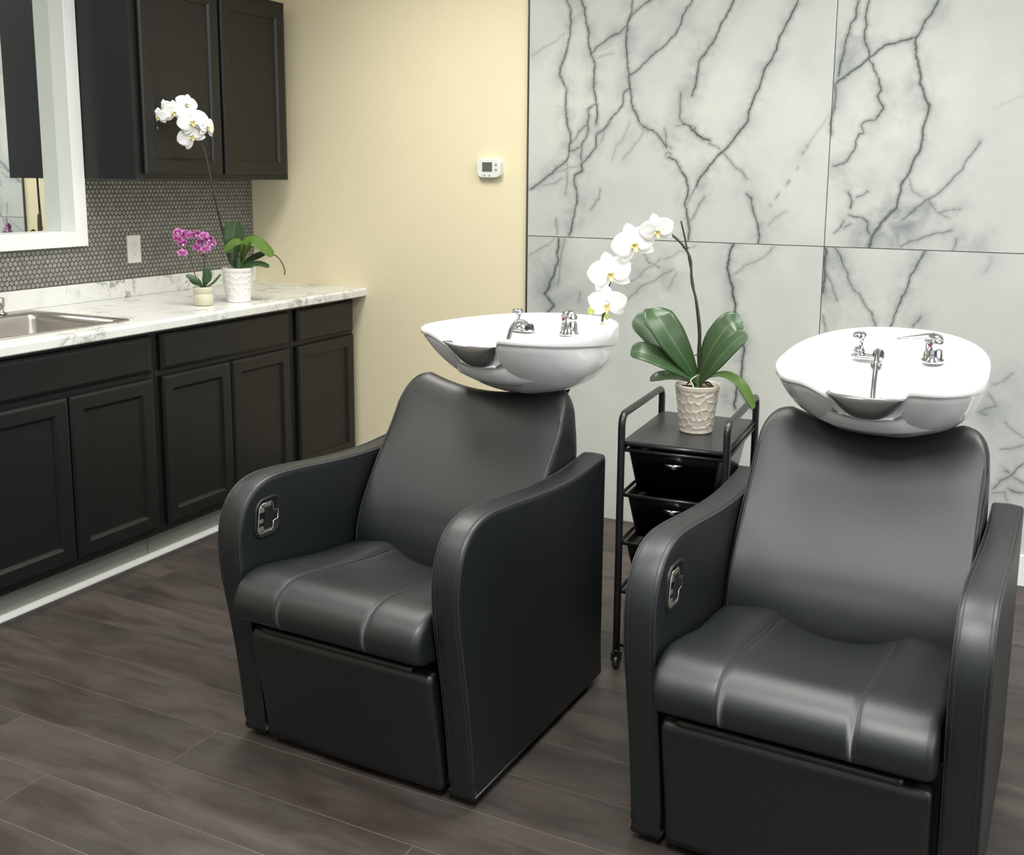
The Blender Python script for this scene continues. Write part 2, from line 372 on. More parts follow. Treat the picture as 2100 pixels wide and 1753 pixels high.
FOG="""1708,2084,43,0.35 1703,2036,37,0.25 1913,1983,37,0.35 1962,1672,37,0.5 1712,1593,68,0.35 1713,1498,56,0.35 1602,1418,43,0.4 1735,1335,50,0.4 1706,1243,43,0.5 1525,1919,37,0.2 1918,1796,37,0.3 2097,1605,56,0.25 1941,1580,56,0.2 1764,2017,31,0.3 2169,1778,37,0.35 2238,1961,65,0.4 2230,1893,52,0.4 2187,1808,52,0.35 2356,2076,39,0.3 2346,1529,32,0.3 2251,1408,32,0.6 2475,1263,39,0.3 2165,1612,52,0.3 2539,1287,52,0.2 2575,2062,32,0.25 2790,1914,60,0.5 2784,1836,60,0.55 3055,2012,40,0.4 3016,1781,40,0.5 3042,1688,47,0.4 2740,1695,40,0.35 2937,1539,40,0.4 2870,1448,40,0.3 2770,1453,40,0.4 3257,1202,47,0.4 3185,1331,33,0.35 3059,1876,54,0.15 2954,1659,54,0.22 2978,1762,40,0.2 2956,1310,60,0.6 2898,1244,67,0.5 2853,1209,54,0.5 3013,1306,54,0.6 3060,1349,47,0.45 2977,1230,67,0.55 3162,1241,54,0.25 3074,1795,27,0.25 2884,1733,33,0.35 3006,1412,40,0.2 3102,1324,54,0.3 3281,1266,33,0.2 1598,1073,97,0.3 1616,933,90,0.3 2035,1079,105,0.3 1922,998,105,0.3 2128,1009,75,0.25 1527,1119,75,0.2 1746,940,75,0.3 2371,1107,45,0.35 2439,824,37,0.35 2416,596,45,0.45 2398,540,45,0.4 2369,591,30,0.4 1599,981,45,0.25 2769,1117,59,0.5 2747,1040,59,0.5 2783,985,59,0.3 2728,1116,32,0.6 3069,1149,50,0.25 3040,1063,41,0.3 3070,928,36,0.4 3217,1206,55,0.2 2809,929,59,0.2 3117,1202,55,0.15 3307,615,50,0.3 3377,753,68,0.2 3353,655,50,0.25 3392,559,56,0.25 3383,323,50,0.35 3435,684,37,0.3 3311,560,56,0.2"""
# ---------------------------------------------------------------- the room
XR, YF, ZC = 6.6, -7.0, 2.75
def struct(o): return tag(o, kind='structure')
def plane_wall(name, a, b, m):
    mb=MB(); mb.box(a,b); return struct(mb.build(name,m))
plane_wall('wall_back',(-.1,0,0),(XR+.1,.1,ZC),M_cream)
OY0,OY1,OZ0,OZ1=-2.0985,-1.0690,1.1975,2.3015
mb=MB()
for a,c in (((-.14,YF-.1,0),(0,OY0,ZC)),((-.14,OY1,0),(0,0,ZC)),((-.14,OY0,0),(0,OY1,OZ0)),((-.14,OY0,OZ1),(0,OY1,ZC)),((-.14,OY0,OZ0),(-.06,OY1,OZ1))): mb.box(a,c)
struct(mb.build('wall_left',M_cream))
plane_wall('wall_right',(XR,YF-.1,0),(XR+.1,0,ZC),M_taupe)
mb=MB(); mb.box((0,YF-.1,0),(.7,YF,ZC)); mb.box((5.1,YF-.1,0),(XR,YF,ZC)); mb.box((.7,YF-.1,2.5),(5.1,YF,ZC)); mb.box((.7,YF-.1,0),(5.1,YF,.3))
struct(mb.build('wall_front',M_taupe))
mb=MB()
for a,c in (((XR-.03,-3.95,.86),(XR,-1.25,.92)),((XR-.03,-3.95,2.40),(XR,-1.25,2.46)),((XR-.03,-3.95,.92),(XR,-3.89,2.40)),((XR-.03,-1.31,.92),(XR,-1.25,2.40)),((XR-.03,-2.63,.92),(XR,-2.57,2.40))): mb.box(a,c)
struct(mb.build('window_2',M_trim))
mb=MB(); mb.box((.7,YF-.06,.3),(.76,YF+.02,2.5)); mb.box((5.04,YF-.06,.3),(5.1,YF+.02,2.5)); mb.box((2.87,YF-.06,.3),(2.93,YF+.02,2.5)); mb.box((.7,YF-.06,.3),(5.1,YF+.02,.36)); mb.box((.7,YF-.06,2.44),(5.1,YF+.02,2.5))
struct(mb.build('window_1',M_trim))
plane_wall('ceiling',(0,YF,ZC),(XR,0,ZC+.1),M_ceil)
# floor planks, each with its own tone, seams between painted pale as bevel highlights
def build_floor():
    mb=MB(); rnd=[]; PW=.17; y0=-2.083; PL=1.22; g=.0013
    fix={0:1.625,-1:None,1:.723,-2:1.40}
    n0=int((YF-y0)/PW)-1; n1=int((0-y0)/PW)+1
    for r in range(n0,n1+1):
        ya=y0+(r-1)*PW; yb=ya+PW; ya=max(ya,YF); yb=min(yb,0)
        if yb-ya<.01: continue
        j={0:1.625,1:.723,-2:1.401}.get(r, random.uniform(0,PL)); x=j-PL*math.ceil(j/PL)
        while x<XR:
            a=max(x,0); b=min(x+PL,XR)
            if b-a>.02: mb.cur=0; mb.add([(a+g,ya+g,0),(b-g,ya+g,0),(b-g,yb-g,0),(a+g,yb-g,0)],[(0,1,2,3)]); rnd.append(random.random())
            x+=PL
    np_=len(mb.f); mb.cur=1; mb.add([(0,YF,-.0008),(XR,YF,-.0008),(XR,0,-.0008),(0,0,-.0008)],[(0,1,2,3)]); rnd.append(.5)
    mb.cur=1; mb.box((0,YF,-.1),(XR,0,-.0012)); rnd += [.5]*6
    o=mb.build('floor',[M_floor,M_floorseam]); 
    at=o.data.attributes.new('plank','FLOAT','FACE'); at.data.foreach_set('value',rnd); struct(o)
build_floor()
# ceiling lamps
for i,(x,y) in enumerate(PANELS):
    t=empty('ceiling_light',(x,y,ZC),label='white ceiling light panel, '+('left in the row nearest the marble wall','middle in the row nearest the marble wall','right in the row nearest the marble wall','left in the second row','middle in the second row','right in the second row','left in the row furthest from the marble wall','right in the row furthest from the marble wall')[i],cat='ceiling light',group='ceiling light panels')
    mb=MB()
    for a,b in (((-.30,-.60,-.04),(-.28,.60,0)),((.28,-.60,-.04),(.30,.60,0)),((-.28,-.60,-.04),(.28,-.58,0)),((-.28,.58,-.04),(.28,.60,0))): mb.box(a,b)
    mb.build('lamp_frame',M_trim,t); mb=MB(); mb.box((-.28,-.58,-.03),(.28,.58,-.012)); mb.build('diffuser',M_lamp,t)
# marble panels with traced veins (distance to the nearest vein is stored on the mesh)
def walk(x,z,dx,dz,n):   # a wandering vein, in millimetres
    P=[(x,z)]; a=math.atan2(dz,dx)
    for _ in range(n):
        a+=random.gauss(0,.28); L=random.uniform(50,100); x+=L*math.cos(a); z+=L*math.sin(a); P.append((x,z))
    return ' '.join('%d,%d'%p for p in P)
def veindata():
    segs=[]; lines=VEINS.splitlines(); extra=[]
    for l in lines:   # veins that run on above the part traced
        t=l.split(); p,q=[tuple(map(float,c.split(','))) for c in t[2:4]]
        if p[1]>2045: extra.append(t[0]+' '+t[1]+' '+walk(p[0],p[1],p[0]-q[0],p[1]-q[1],5))
    for _ in range(16): extra.append('%.1f %.1f '%(random.uniform(1,3),random.uniform(.4,.95))+walk(random.uniform(3560,5100),random.uniform(100,2600),random.uniform(-.6,.6),-1,random.randint(4,11)))
    for _ in range(6): extra.append('%.1f .8 '%random.uniform(1,2.5)+walk(random.uniform(1520,3400),2700,random.uniform(-.6,.6),-1,4))
    for l in lines+extra:
        t=l.split(); w=float(t[0])/1000*1.3; s=float(t[1]); P=[tuple(float(c)/1000 for c in q.split(',')) for q in t[2:]]
        # fractal refinement of the traced line
        for a,b in zip(P,P[1:]):
            pts=[a,b]; L=math.dist(a,b)
            for lev in range(3):
                if math.dist(pts[0],pts[1])<.008: break
                new=[pts[0]]
                for p,q in zip(pts,pts[1:]):
                    d=math.dist(p,q); k=random.gauss(0,.055)*d; mx,my=(p[0]+q[0])/2,(p[1]+q[1])/2
                    new += [(mx-(q[1]-p[1])/max(d,1e-6)*k,my+(q[0]-p[0])/max(d,1e-6)*k),q]
                pts=new
            for p,q in zip(pts,pts[1:]): segs.append((p,q,w*random.uniform(.65,1.15),s*random.uniform(.85,1)))
    return segs
SEGS=veindata(); FOGS=[tuple(map(float,q.split(','))) for q in FOG.split()]
def marble_panel(name,x0,x1,z0,z1,fine=True):
    st=.0042 if fine else .007; nx=max(2,int((x1-x0)/st)); nz=max(2,int((z1-z0)/st))
    X,Z=np.meshgrid(np.linspace(x0,x1,nx+1),np.linspace(z0,z1,nz+1)); D=np.full(X.shape,.2); S=np.zeros(X.shape); G=np.zeros(X.shape)
    xs=X[0]; zs=Z[:,0]
    for p,q,w,s in SEGS:
        m=.085
        i0,i1=np.searchsorted(xs,[min(p[0],q[0])-m,max(p[0],q[0])+m]); j0,j1=np.searchsorted(zs,[min(p[1],q[1])-m,max(p[1],q[1])+m])
        if i0>=i1 or j0>=j1: continue
        cx=(p[0]+q[0])/2; cz=(p[1]+q[1])/2
        if not (x0-.004<=cx<=x1+.004 and z0-.004<=cz<=z1+.004): continue
        A=X[j0:j1,i0:i1]-p[0]; B=Z[j0:j1,i0:i1]-p[1]; dx,dz=q[0]-p[0],q[1]-p[1]; L=dx*dx+dz*dz+1e-12
        t=np.clip((A*dx+B*dz)/L,0,1); d=np.hypot(A-t*dx,B-t*dz)-w/2
        sub=D[j0:j1,i0:i1]; ss=S[j0:j1,i0:i1]; k=d+(1-s)*.012<sub; sub[k]=(d+(1-s)*.012)[k]; ss[k]=s
    D=D-(1-S)*.012*(S>0)
    for cx,cz,r,s in FOGS:
        if not (x0<=cx/1000<=x1 and z0<=cz/1000<=z1): continue
        r=r/1000; G+=1.25*s*np.exp(-((X-cx/1000)**2+(Z-cz/1000)**2)/(r*r)/1.1)
    n=(nx+1)*(nz+1); V=np.stack([X.ravel(),np.full(n,-.010),Z.ravel()],1)
    idx=np.arange(n).reshape(nz+1,nx+1); F=np.stack([idx[:-1,:-1],idx[:-1,1:],idx[1:,1:],idx[1:,:-1]],-1).reshape(-1,4)
    # back face and edges
    c=[idx[0,0],idx[0,-1],idx[-1,-1],idx[-1,0]]; bv=V[c].copy(); bv[:,1]=0.0
    me=bpy.data.meshes.new(name); allv=np.concatenate([V,bv]); 
    edge=[list(idx[0,::-1])+[n,n+1],list(idx[::-1,-1])+[n+1,n+2],list(idx[-1,:])+[n+2,n+3],list(idx[:,0])+[n+3,n]]
    faces=F.tolist()+edge
    me.from_pydata(allv.tolist(),[],faces); me.materials.append(M_marble)
    for nm,arr in (('vein',D),('vein_strength',S),('fog',np.clip(G,0,1.3))):
        a=me.attributes.new(nm,'FLOAT','POINT'); a.data.foreach_set('value',np.concatenate([arr.ravel(),np.full(4,.2 if nm=='vein' else 0)]).astype('f'))
    o=bpy.data.objects.new(name,me); COL.objects.link(o); return struct(o)
XM=[1.4985,2.7258,3.955,5.18,XR]; ZM=[0,1.1826,2.412,ZC]; g=.0016
for i in range(4):
    for j in range(3):
        marble_panel('wall_back_marble',XM[i]+g,XM[i+1]-g,ZM[j]+(g if j else 0),ZM[j+1]-g,fine=(i<2 and j<2))
M_edge = mat('panel_joint_metal', (.10,.105,.10), .35, metal=.6)
mb=MB()
for x in XM[1:4]: mb.box((x-g-.001,-.0085,0),(x+g+.001,0,ZC-.002))
for z in ZM[1:3]: mb.box((XM[0],-.0085,z-g-.001),(XR-.002,-.0001,z+g+.001))
struct(mb.build('trim_1',M_edge))
mb=MB(); mb.box((1.4925,-.0125,0),(1.4985,0,ZC-.001)); struct(mb.build('trim_2',M_edge))
mb=MB(); mb.box((3.465,-.024,0),(XR,-.011,.115)); struct(mb.build('baseboard_back',M_trim,bevel=.003))
# penny tile field
mb=MB(); mb.box((0,OY1,.985),(.009,-.001,1.47)); mb.box((0,-2.84,.985),(.009,OY1,OZ0)); mb.box((0,-2.84,OZ0),(.009,OY0,1.47)); struct(mb.build('wall_left_backsplash',M_penny))

# ---------------------------------------------------------------- cabinets
def rectring(y0,y1,z0,z1,i,x): return [(x,y0+i,z0+i),(x,y1-i,z0+i),(x,y1-i,z1-i),(x,y0+i,z1-i)]
def shaker(mb,x,y0,y1,z0,z1,fr=.050):
    R=[rectring(y0,y1,z0,z1,*q) for q in ((0,x+.001),(0,x+.013),(.002,x+.0165),(.006,x+.0185),(.010,x+.020),(fr,x+.020),(fr+.003,x+.0175),(fr+.009,x+.0135),(fr+.011,x+.0095),(fr+.014,x+.009))]
    mb.rings(R,True,True,True,smooth=False)
def slab(mb,x,y0,y1,z0,z1):
    R=[rectring(y0,y1,z0,z1,*q) for q in ((0,x+.001),(0,x+.011),(.003,x+.015),(.012,x+.019),(.016,x+.020))]
    mb.rings(R,True,True,True,smooth=False)
def base_cabinet(y0,y1,doors,fronts,label):
    t=empty('base_cabinet',(0,0,0),label=label,cat='cabinet',group='base cabinets under the countertop')
    mb=MB(); e=.0008; a,b=y0+e,y1-e
    mb.box((.02,a,.114),(.592,a+.016,.872)); mb.box((.02,b-.016,.114),(.592,b,.872)); mb.box((.002,a,.114),(.02,b,.872)); mb.box((.02,a+.016,.114),(.592,b-.016,.13))
    # face frame
    ys=sorted({q for d in doors for q in d}|{q for f in fronts for q in f})
    mb.box((.592,a,.114),(.61,a+.038,.874)); mb.box((.592,b-.038,.114),(.61,b,.874)); mb.box((.592,a+.038,.114),(.61,b-.038,.15)); mb.box((.592,a+.038,.69),(.61,b-.038,.73)); mb.box((.592,a+.038,.845),(.61,b-.038,.874))
    if len(doors)>1: m=(doors[0][0]+doors[1][1])/2; mb.box((.592,m-.02,.15),(.61,m+.02,.69))
    mb.build('carcass',M_cab,t,bevel=.0008,seg=1)
    for d in doors:
        mb=MB(); shaker(mb,.61,d[0],d[1],.142,.701); mb.build('door',M_cab,t)
    for f in fronts:
        mb=MB(); slab(mb,.61,f[0],f[1],.722,.858); mb.build('drawer_front',M_cab,t)
    mb=MB(); mb.box((.03,a+.001,.0),(.535,b-.001,.1135)); mb.build('kick_board',M_kick,t)
    return t
base_cabinet(-.49,-.036,[(-.462,-.050)],[(-.462,-.050)],'narrow single-door black base cabinet at the right end, against the cream wall')
base_cabinet(-1.26,-.49,[(-.873,-.512),(-1.238,-.878)],[(-1.238,-.512)],'wide two-door black base cabinet under the flower pots')
base_cabinet(-2.03,-1.26,[(-1.647,-1.282),(-2.012,-1.652)],[(-2.012,-1.282)],'two-door black base cabinet below the steel sink, at left edge')
base_cabinet(-2.80,-2.03,[(-2.417,-2.052),(-2.782,-2.422)],[(-2.782,-2.052)],'two-door black base cabinet left of the sink cabinet')
mb=MB()   # shoe moulding along the kick boards
prof=[(.536,0),(.552,0),(.552,.005),(.549,.011),(.543,.016),(.536,.018)]
mb.rings([[(a,y,b) for a,b in prof] for y in (-2.80,-.002)],True,True,True,smooth=False); struct(mb.build('baseboard_left',M_trim))
# upper cabinet
t=empty('wall_cabinet',(0,0,1.405),label='black two-door wall cabinet hung above the penny tiles, beside the mirror',cat='cabinet')
mb=MB(); mb.box((.001,-1.010,0),(.305,-.094,.785)); mb.build('carcass',M_cab,t,bevel=.001,seg=1)
for a,b in ((-.974,-.541),(-.527,-.118)):
    mb=MB(); shaker(mb,.305,a,b,.022,.765,.052); mb.build('door',M_cab,t)
# ---------------------------------------------------------------- countertop with splash, sink, tap
SX0,SX1,SY0,SY1=.045,.585,-1.935,-1.325   # sink outer rim
hx0,hx1,hy0,hy1=SX0+.012,SX1-.012,SY0+.012,SY1-.012
t=empty('countertop',(0,0,.876),label='white marble-look laminate countertop with rounded front edge and sink cut-out',cat='countertop')
mb=MB(); CX=.667; zt=.038; zb=.0005
prof=[(0.0,zb),(CX-.004,zb),(CX,zb+.004),(CX,zt-.010),(CX-.0015,zt-.005),(CX-.005,zt-.0015),(CX-.010,zt),(0.0,zt)]
for a,b in ((hy1,-.0005),(-2.82,hy0)): mb.rings([[(x,y,z) for x,z in prof] for y in (a,b)],True,True,True,smooth=False)
p2=[(hx1,zb)]+prof[1:-1]+[(hx1,zt)]; mb.rings([[(x,y,z) for x,z in p2] for y in (hy0,hy1)],True,True,True,smooth=False)
mb.box((0,hy0,zb),(hx0,hy1,zt)); mb.build('worktop',M_counter,t)
mb=MB(); mb.box((.0095,-2.82,zt),(.022,-.0005,.113)); mb.build('backsplash',M_counter,t,bevel=.003)
t=empty('kitchen_sink',(0,0,.914),label='stainless steel drop-in sink set into the marble-look countertop',cat='sink')
def rr(x0,x1,y0,y1,r,z): return [((x0+x1)/2+a,(y0+y1)/2+b,z) for a,b in rrect(x1-x0,y1-y0,r,6)]
bx0,bx1,by0,by1=.140,.552,-1.895,-1.372
mb=MB(); R=[rr(SX0,SX1,SY0,SY1,.018,.0006),rr(SX0+.002,SX1-.002,SY0+.002,SY1-.002,.017,.005),rr(SX0+.010,SX1-.010,SY0+.010,SY1-.010,.014,.006),rr(bx0-.010,bx1+.010,by0-.010,by1+.010,.030,.003),
   rr(bx0,bx1,by0,by1,.028,-.004),rr(bx0+.003,bx1-.003,by0+.003,by1-.003,.028,-.02),rr(bx0+.012,bx1-.012,by0+.012,by1-.012,.03,-.155),rr(bx0+.03,bx1-.03,by0+.03,by1-.03,.03,-.175),rr(bx0+.15,bx1-.15,by0+.2,by1-.2,.03,-.18)]
mb.rings(R,True,False,True); o=mb.build('basin',M_steel,t)
s=o.modifiers.new('wall','SOLIDIFY'); s.thickness=.0012; s.offset=-1
mb=MB(); mb.lathe([(.04,0),(.04,.003),(.03,.003),(.028,.0)],24,((bx0+bx1)/2,(by0+by1)/2,-.1795)); mb.build('drain',M_chrome,t)
t=empty('sink_faucet',(.082,-1.63,.9202),label='brushed nickel two-handle faucet behind the steel sink, cut by the left edge',cat='faucet')
for sy in (.165,-.165):
    mb=MB(); mb.lathe([(.024,.0008),(.024,.004),(.0125,.008),(.0125,.026),(.0155,.028),(.0165,.052),(.014,.058),(.0,.059)],24,(0,sy,0),cap0=True,cap1=False)
    mb.box((-.010,sy-.042,.040),(.010,sy-.005,.053)); mb.build('handle',M_nickel,t,bevel=.002,angle=50)
mb=MB(); mb.lathe([(.026,.0008),(.026,.006),(.015,.012),(.015,.10)],24,(0,0,0))
mb.tube(spline([(0,0,.09),(.005,0,.16),(.05,0,.205),(.11,0,.20),(.135,0,.165)],6),.0115,14); mb.build('spout',M_nickel,t)
# ---------------------------------------------------------------- mirror and wall things
t=empty('mirror',(0,0,1.14),label='wall mirror in a white-framed recess beside the wall cabinet',cat='mirror')
mb=MB(); y1,y0=-1.0115,-2.156; z0,z1=0.0,1.219; fw=.058; D=.034; G=-.050
def fr(i,x): return [(x,y0+i,z0+i),(x,y1-i,z0+i),(x,y1-i,z1-i),(x,y0+i,z1-i)]
R=[fr(0,.0095),fr(0,D-.002),fr(.002,D),fr(fw-.002,D),fr(fw,D-.002),fr(fw,-.058),fr(fw-.001,-.058),fr(fw-.001,.0095),fr(0,.0095)]
mb.rings(R,True,smooth=False); mb.build('mirror_frame',M_trim,t)
mb=MB(); mb.box((G-.005,y0+fw+.0005,z0+fw+.0005),(G,y1-fw-.0005,z1-fw-.0005)); mb.build('mirror_glass',M_mirror,t)
t=empty('power_outlet',(.0092,-.759,1.1125),label='white duplex outlet plate on the penny tiles above the counter',cat='outlet')
mb=MB(); prism(mb,rrect(.072,.117,.003,3),lambda a,b,d:(d,a,b),0,.006,.002); mb.build('cover_plate',M_plastic,t)
for k in (1,-1):
    mb=MB(); prism(mb,rrect(.033,.032,.006,3),lambda a,b,d:(d,a,b+k*.0195),.006,.0072,.0006); f=mb.build('socket',M_plastic,t)
    mb=MB(); mb.box((.0072,-.0075,k*.0195+.001),(.0075,-.0058,k*.0195+.009)); mb.box((.0072,.0058,k*.0195+.001),(.0075,.0075,k*.0195+.008)); mb.lathe([(.0026,0),(.0026,.0003)],10,(0,0,0),M=Matrix.Translation((.0072,0,k*.0195-.007))@Matrix.Rotation(math.radians(90),4,'Y')); mb.build('slot',M_button,f)
t=empty('thermostat',(1.318,0,1.4635),label='small white digital thermostat on the cream wall',cat='thermostat')
mb=MB(); out=[]
for a in range(0,360,6):
    c,s=math.cos(math.radians(a)),math.sin(math.radians(a)); out.append((.0575*abs(c)**.55*(1 if c>0 else -1)*(1),.0415*abs(s)**.45*(1 if s>0 else -1)))
prism(mb,out,lambda a,b,d:(a,-d,b),0,.026,.004); mb.build('housing',M_plastic,t)
mb=MB(); mb.box((-.031,-.0268,-.0165),(.021,-.0258,.0275)); mb.build('display_rim',M_trim,t)
mb=MB(); mb.box((-.029,-.0275,-.0145),(.019,-.0266,.0250)); mb.build('display',M_lcd,t)
Ry=Matrix.Rotation(math.radians(90),4,'X')
for x,z,r in ((.0365,.0145,.0052),(.0365,-.0065,.0052),(-.018,-.0305,.004),(.006,-.0305,.004)):
    mb=MB(); mb.lathe([(r,0),(r,.0012),(r*.7,.0022)],14,(0,0,0),M=Matrix.Translation((x,-.0262,z))@Ry); mb.build('button',M_button,t)

# ---------------------------------------------------------------- shampoo chairs
ARM=[(0,.018),(-.010,.12),(-.028,.25),(-.050,.37),(-.066,.45),(-.073,.52),(-.070,.575),(-.055,.620),(-.028,.655),(.012,.677),(.07,.686),(.16,.681),(.28,.668),(.40,.658),(.52,.655),(.64,.662),(.708,.670),(.715,.655),(.713,.35),(.712,.018)]
def arm_outline():
    P=spline(ARM[:17],5)+[np.array(ARM[17])]+spline(ARM[17:],3)[1:]
    return [tuple(p) for p in P]
AO=arm_outline()
def inset(P,k):
    n=len(P); out=[]
    for i in range(n):
        a=np.array(P[i-1]);b=np.array(P[(i+1)%n]); t=b-a; L=np.linalg.norm(t) or 1; nn=np.array([-t[1],t[0]])/L
        out.append(np.array(P[i])+nn*k)
    return out
def area2(P): return sum(P[i-1][0]*P[i][1]-P[i][0]*P[i-1][1] for i in range(len(P)))
SG = 1 if area2(AO)>0 else -1
def arm_mesh(side):
    """side -1 left, +1 right; u from .345 outside to .275 inside"""
    mb=MB(); T=.070; u1=.345
    lay=[(-.0004,.014),(0,.008),(.0022,.003),(.0055,.0008),(.010,0),(T/2,-.0022),(T-.010,0),(T-.0055,.0008),(T-.0022,.003),(T,.008),(T+.0006,.014)]
    R=[]
    for d,k in lay:
        u=(u1-d)*side
        R.append([(u,max(q[0],-9),max(q[1],.018)) for q in inset(AO,SG*k)])
    mb.rings(R,True,True,True); return mb
def arm_seams(side):
    mb=MB(); n=len(AO)
    top=[p for p in AO[:int(16*5)+1]]
    for d in (.0105,.070-.0105):
        P=inset(top+AO[80:],SG*(-.0003 if True else 0))[2:80]
        mb.tube([((.345-d)*side,q[0],q[1]) for q in P],.0011,6)
    # piping right on both edges
    for d,k in ((.0022,.0026),(.070-.0022,.0026)):
        P=inset(AO,SG*k)[2:80]; mb.tube([((.345-d)*side,q[0],q[1]) for q in P],.0016,6)
    return mb
def backrest_mesh():
    mb=MB(); F=[(.372,.375),(.371,.42),(.377,.465),(.396,.515),(.430,.57),(.473,.628),(.517,.685),(.557,.737),(.590,.785),(.613,.822),(.634,.847),(.658,.857),(.684,.850),(.700,.828),(.704,.795)]
    B=[(.704,.74),(.690,.64),(.640,.55),(.55,.47),(.47,.40),(.42,.365),(.38,.362)]
    S=spline(F+B,4,close=True); NU=46; U=[]
    us=np.concatenate([np.linspace(-1,-.86,9),np.linspace(-.86,.86,31)[1:-1],np.linspace(.86,1,9)])
    R=[]
    def ring(u,ins):
        a=abs(u); dip=.033*(1-min(1,(a/.74)**2))**1.0 if a<.74 else 0.0
        dip += .006*max(0,(a-.74)/.26)
        cr=0.0
        if a>.80: x=(a-.80)/.20; cr=.075*(1-math.sqrt(max(0,1-x*x)))
        out=[]
        c=np.array([.56,.62])
        for (w,z) in S:
            k=max(0,(z-.60)/.257); k=k*k*(3-2*k) if k<1 else 1
            z2=z-(dip+cr)*k; w2=w-(dip*.5+cr*.55)*k
            # concave face: the middle sits further back
            front = 1 if (w-.352)<(z-.375)*.60+.03 else 0
            w3=w2+.014*(1-a*a)*front*min(1,max(0,(z-.40)/.1))
            p=np.array([w3,z2]); v=c-p; L=np.linalg.norm(v); p=p+v/L*ins; out.append(p)
        return out
    for u in us:
        a=abs(u); x=max(0,(a-.955)/.045); ins=.014*(1-math.sqrt(max(0,1-x*x)))
        hw=.270
        R.append([(u*hw,p[0],p[1]) for p in ring(u,ins)])
    e=ring(1,.014); e2=ring(1,.03); R=[[(-.270-.001,p[0],p[1]) for p in e2]]+R+[[(.270+.001,p[0],p[1]) for p in e2]]
    mb.rings(R,True,True,True)
    # seam line along the two front side edges
    sms=[]
    for sgn in (-1,1):
        sm=MB(); sms.append(sm); P=ring(.965*sgn,.0)
        k=[i for i in range(len(S)) if i<4*9]
        sm.tube([(.965*sgn*.270,P[i][0]-.0006,P[i][1]) for i in k],.0018,6); sm.tube([(.995*sgn*.270,P[i][0]+.008,P[i][1]) for i in k],.0013,6)
    return mb,sms
def seat_mesh():
    mb=MB(); S0=[(.44,.405),(.34,.424),(.24,.436),(.14,.452),(.05,.468),(-.02,.478),(-.065,.474),(-.100,.455),(-.118,.425),(-.116,.392),(-.100,.372),(-.070,.362),(0,.358),(.2,.352),(.42,.350)]
    S=spline(S0,4,close=True); us=np.concatenate([np.linspace(-1,-.93,7),np.linspace(-.93,.93,41)[1:-1],np.linspace(.93,1,7),[-.515,-.50,-.49,-.48,-.465,.465,.48,.49,.50,.515]]); us=np.sort(us)
    def ring(u,ins=0,up=0):
        a=abs(u); out=[]; c=np.array([.16,.41])
        for w,z in S:
            back=min(1,max(0,(w+.04)/.36)); top=1 if z>.404+0*w else 0
            bump=math.exp(-((a-.62)/.22)**2)*.012-(max(0,1-(a/.55)**2))*.030
            dz=bump*back*top
            # shallow valley along the two seams
            dz-=.0011*math.exp(-((a-.49)/.018)**2)
            ww=w
            if z<.46 and w<-.05: ww=w+.0011*math.exp(-((a-.49)/.018)**2)
            p=np.array([ww,z+dz+up]); v=c-p; L=np.linalg.norm(v); out.append(p+v/L*ins)
        return out
    R=[]
    for u in us:
        x=max(0,(abs(u)-.92)/.08); ins=.024*(1-math.sqrt(max(0,1-x*x))); R.append([(u*.268,p[0],p[1]) for p in ring(u,ins)])
    R=[[(-.2685,p[0],p[1]) for p in ring(-1,.045)]]+R+[[(.2685,p[0],p[1]) for p in ring(1,.045)]]
    mb.rings(R,True,True,True); sms=[]
    for sgn in (-1,1):
        sm=MB(); sms.append(sm); P=ring(.49*sgn); k=list(range(4,4*9+2)); sm.tube([(.49*sgn*.268+.0018,P[i][0]-.0004,P[i][1]+.0002) for i in k],.0013,6); sm.tube([(.49*sgn*.268-.0018,P[i][0]-.0004,P[i][1]+.0002) for i in k],.0013,6)
    return mb,sms
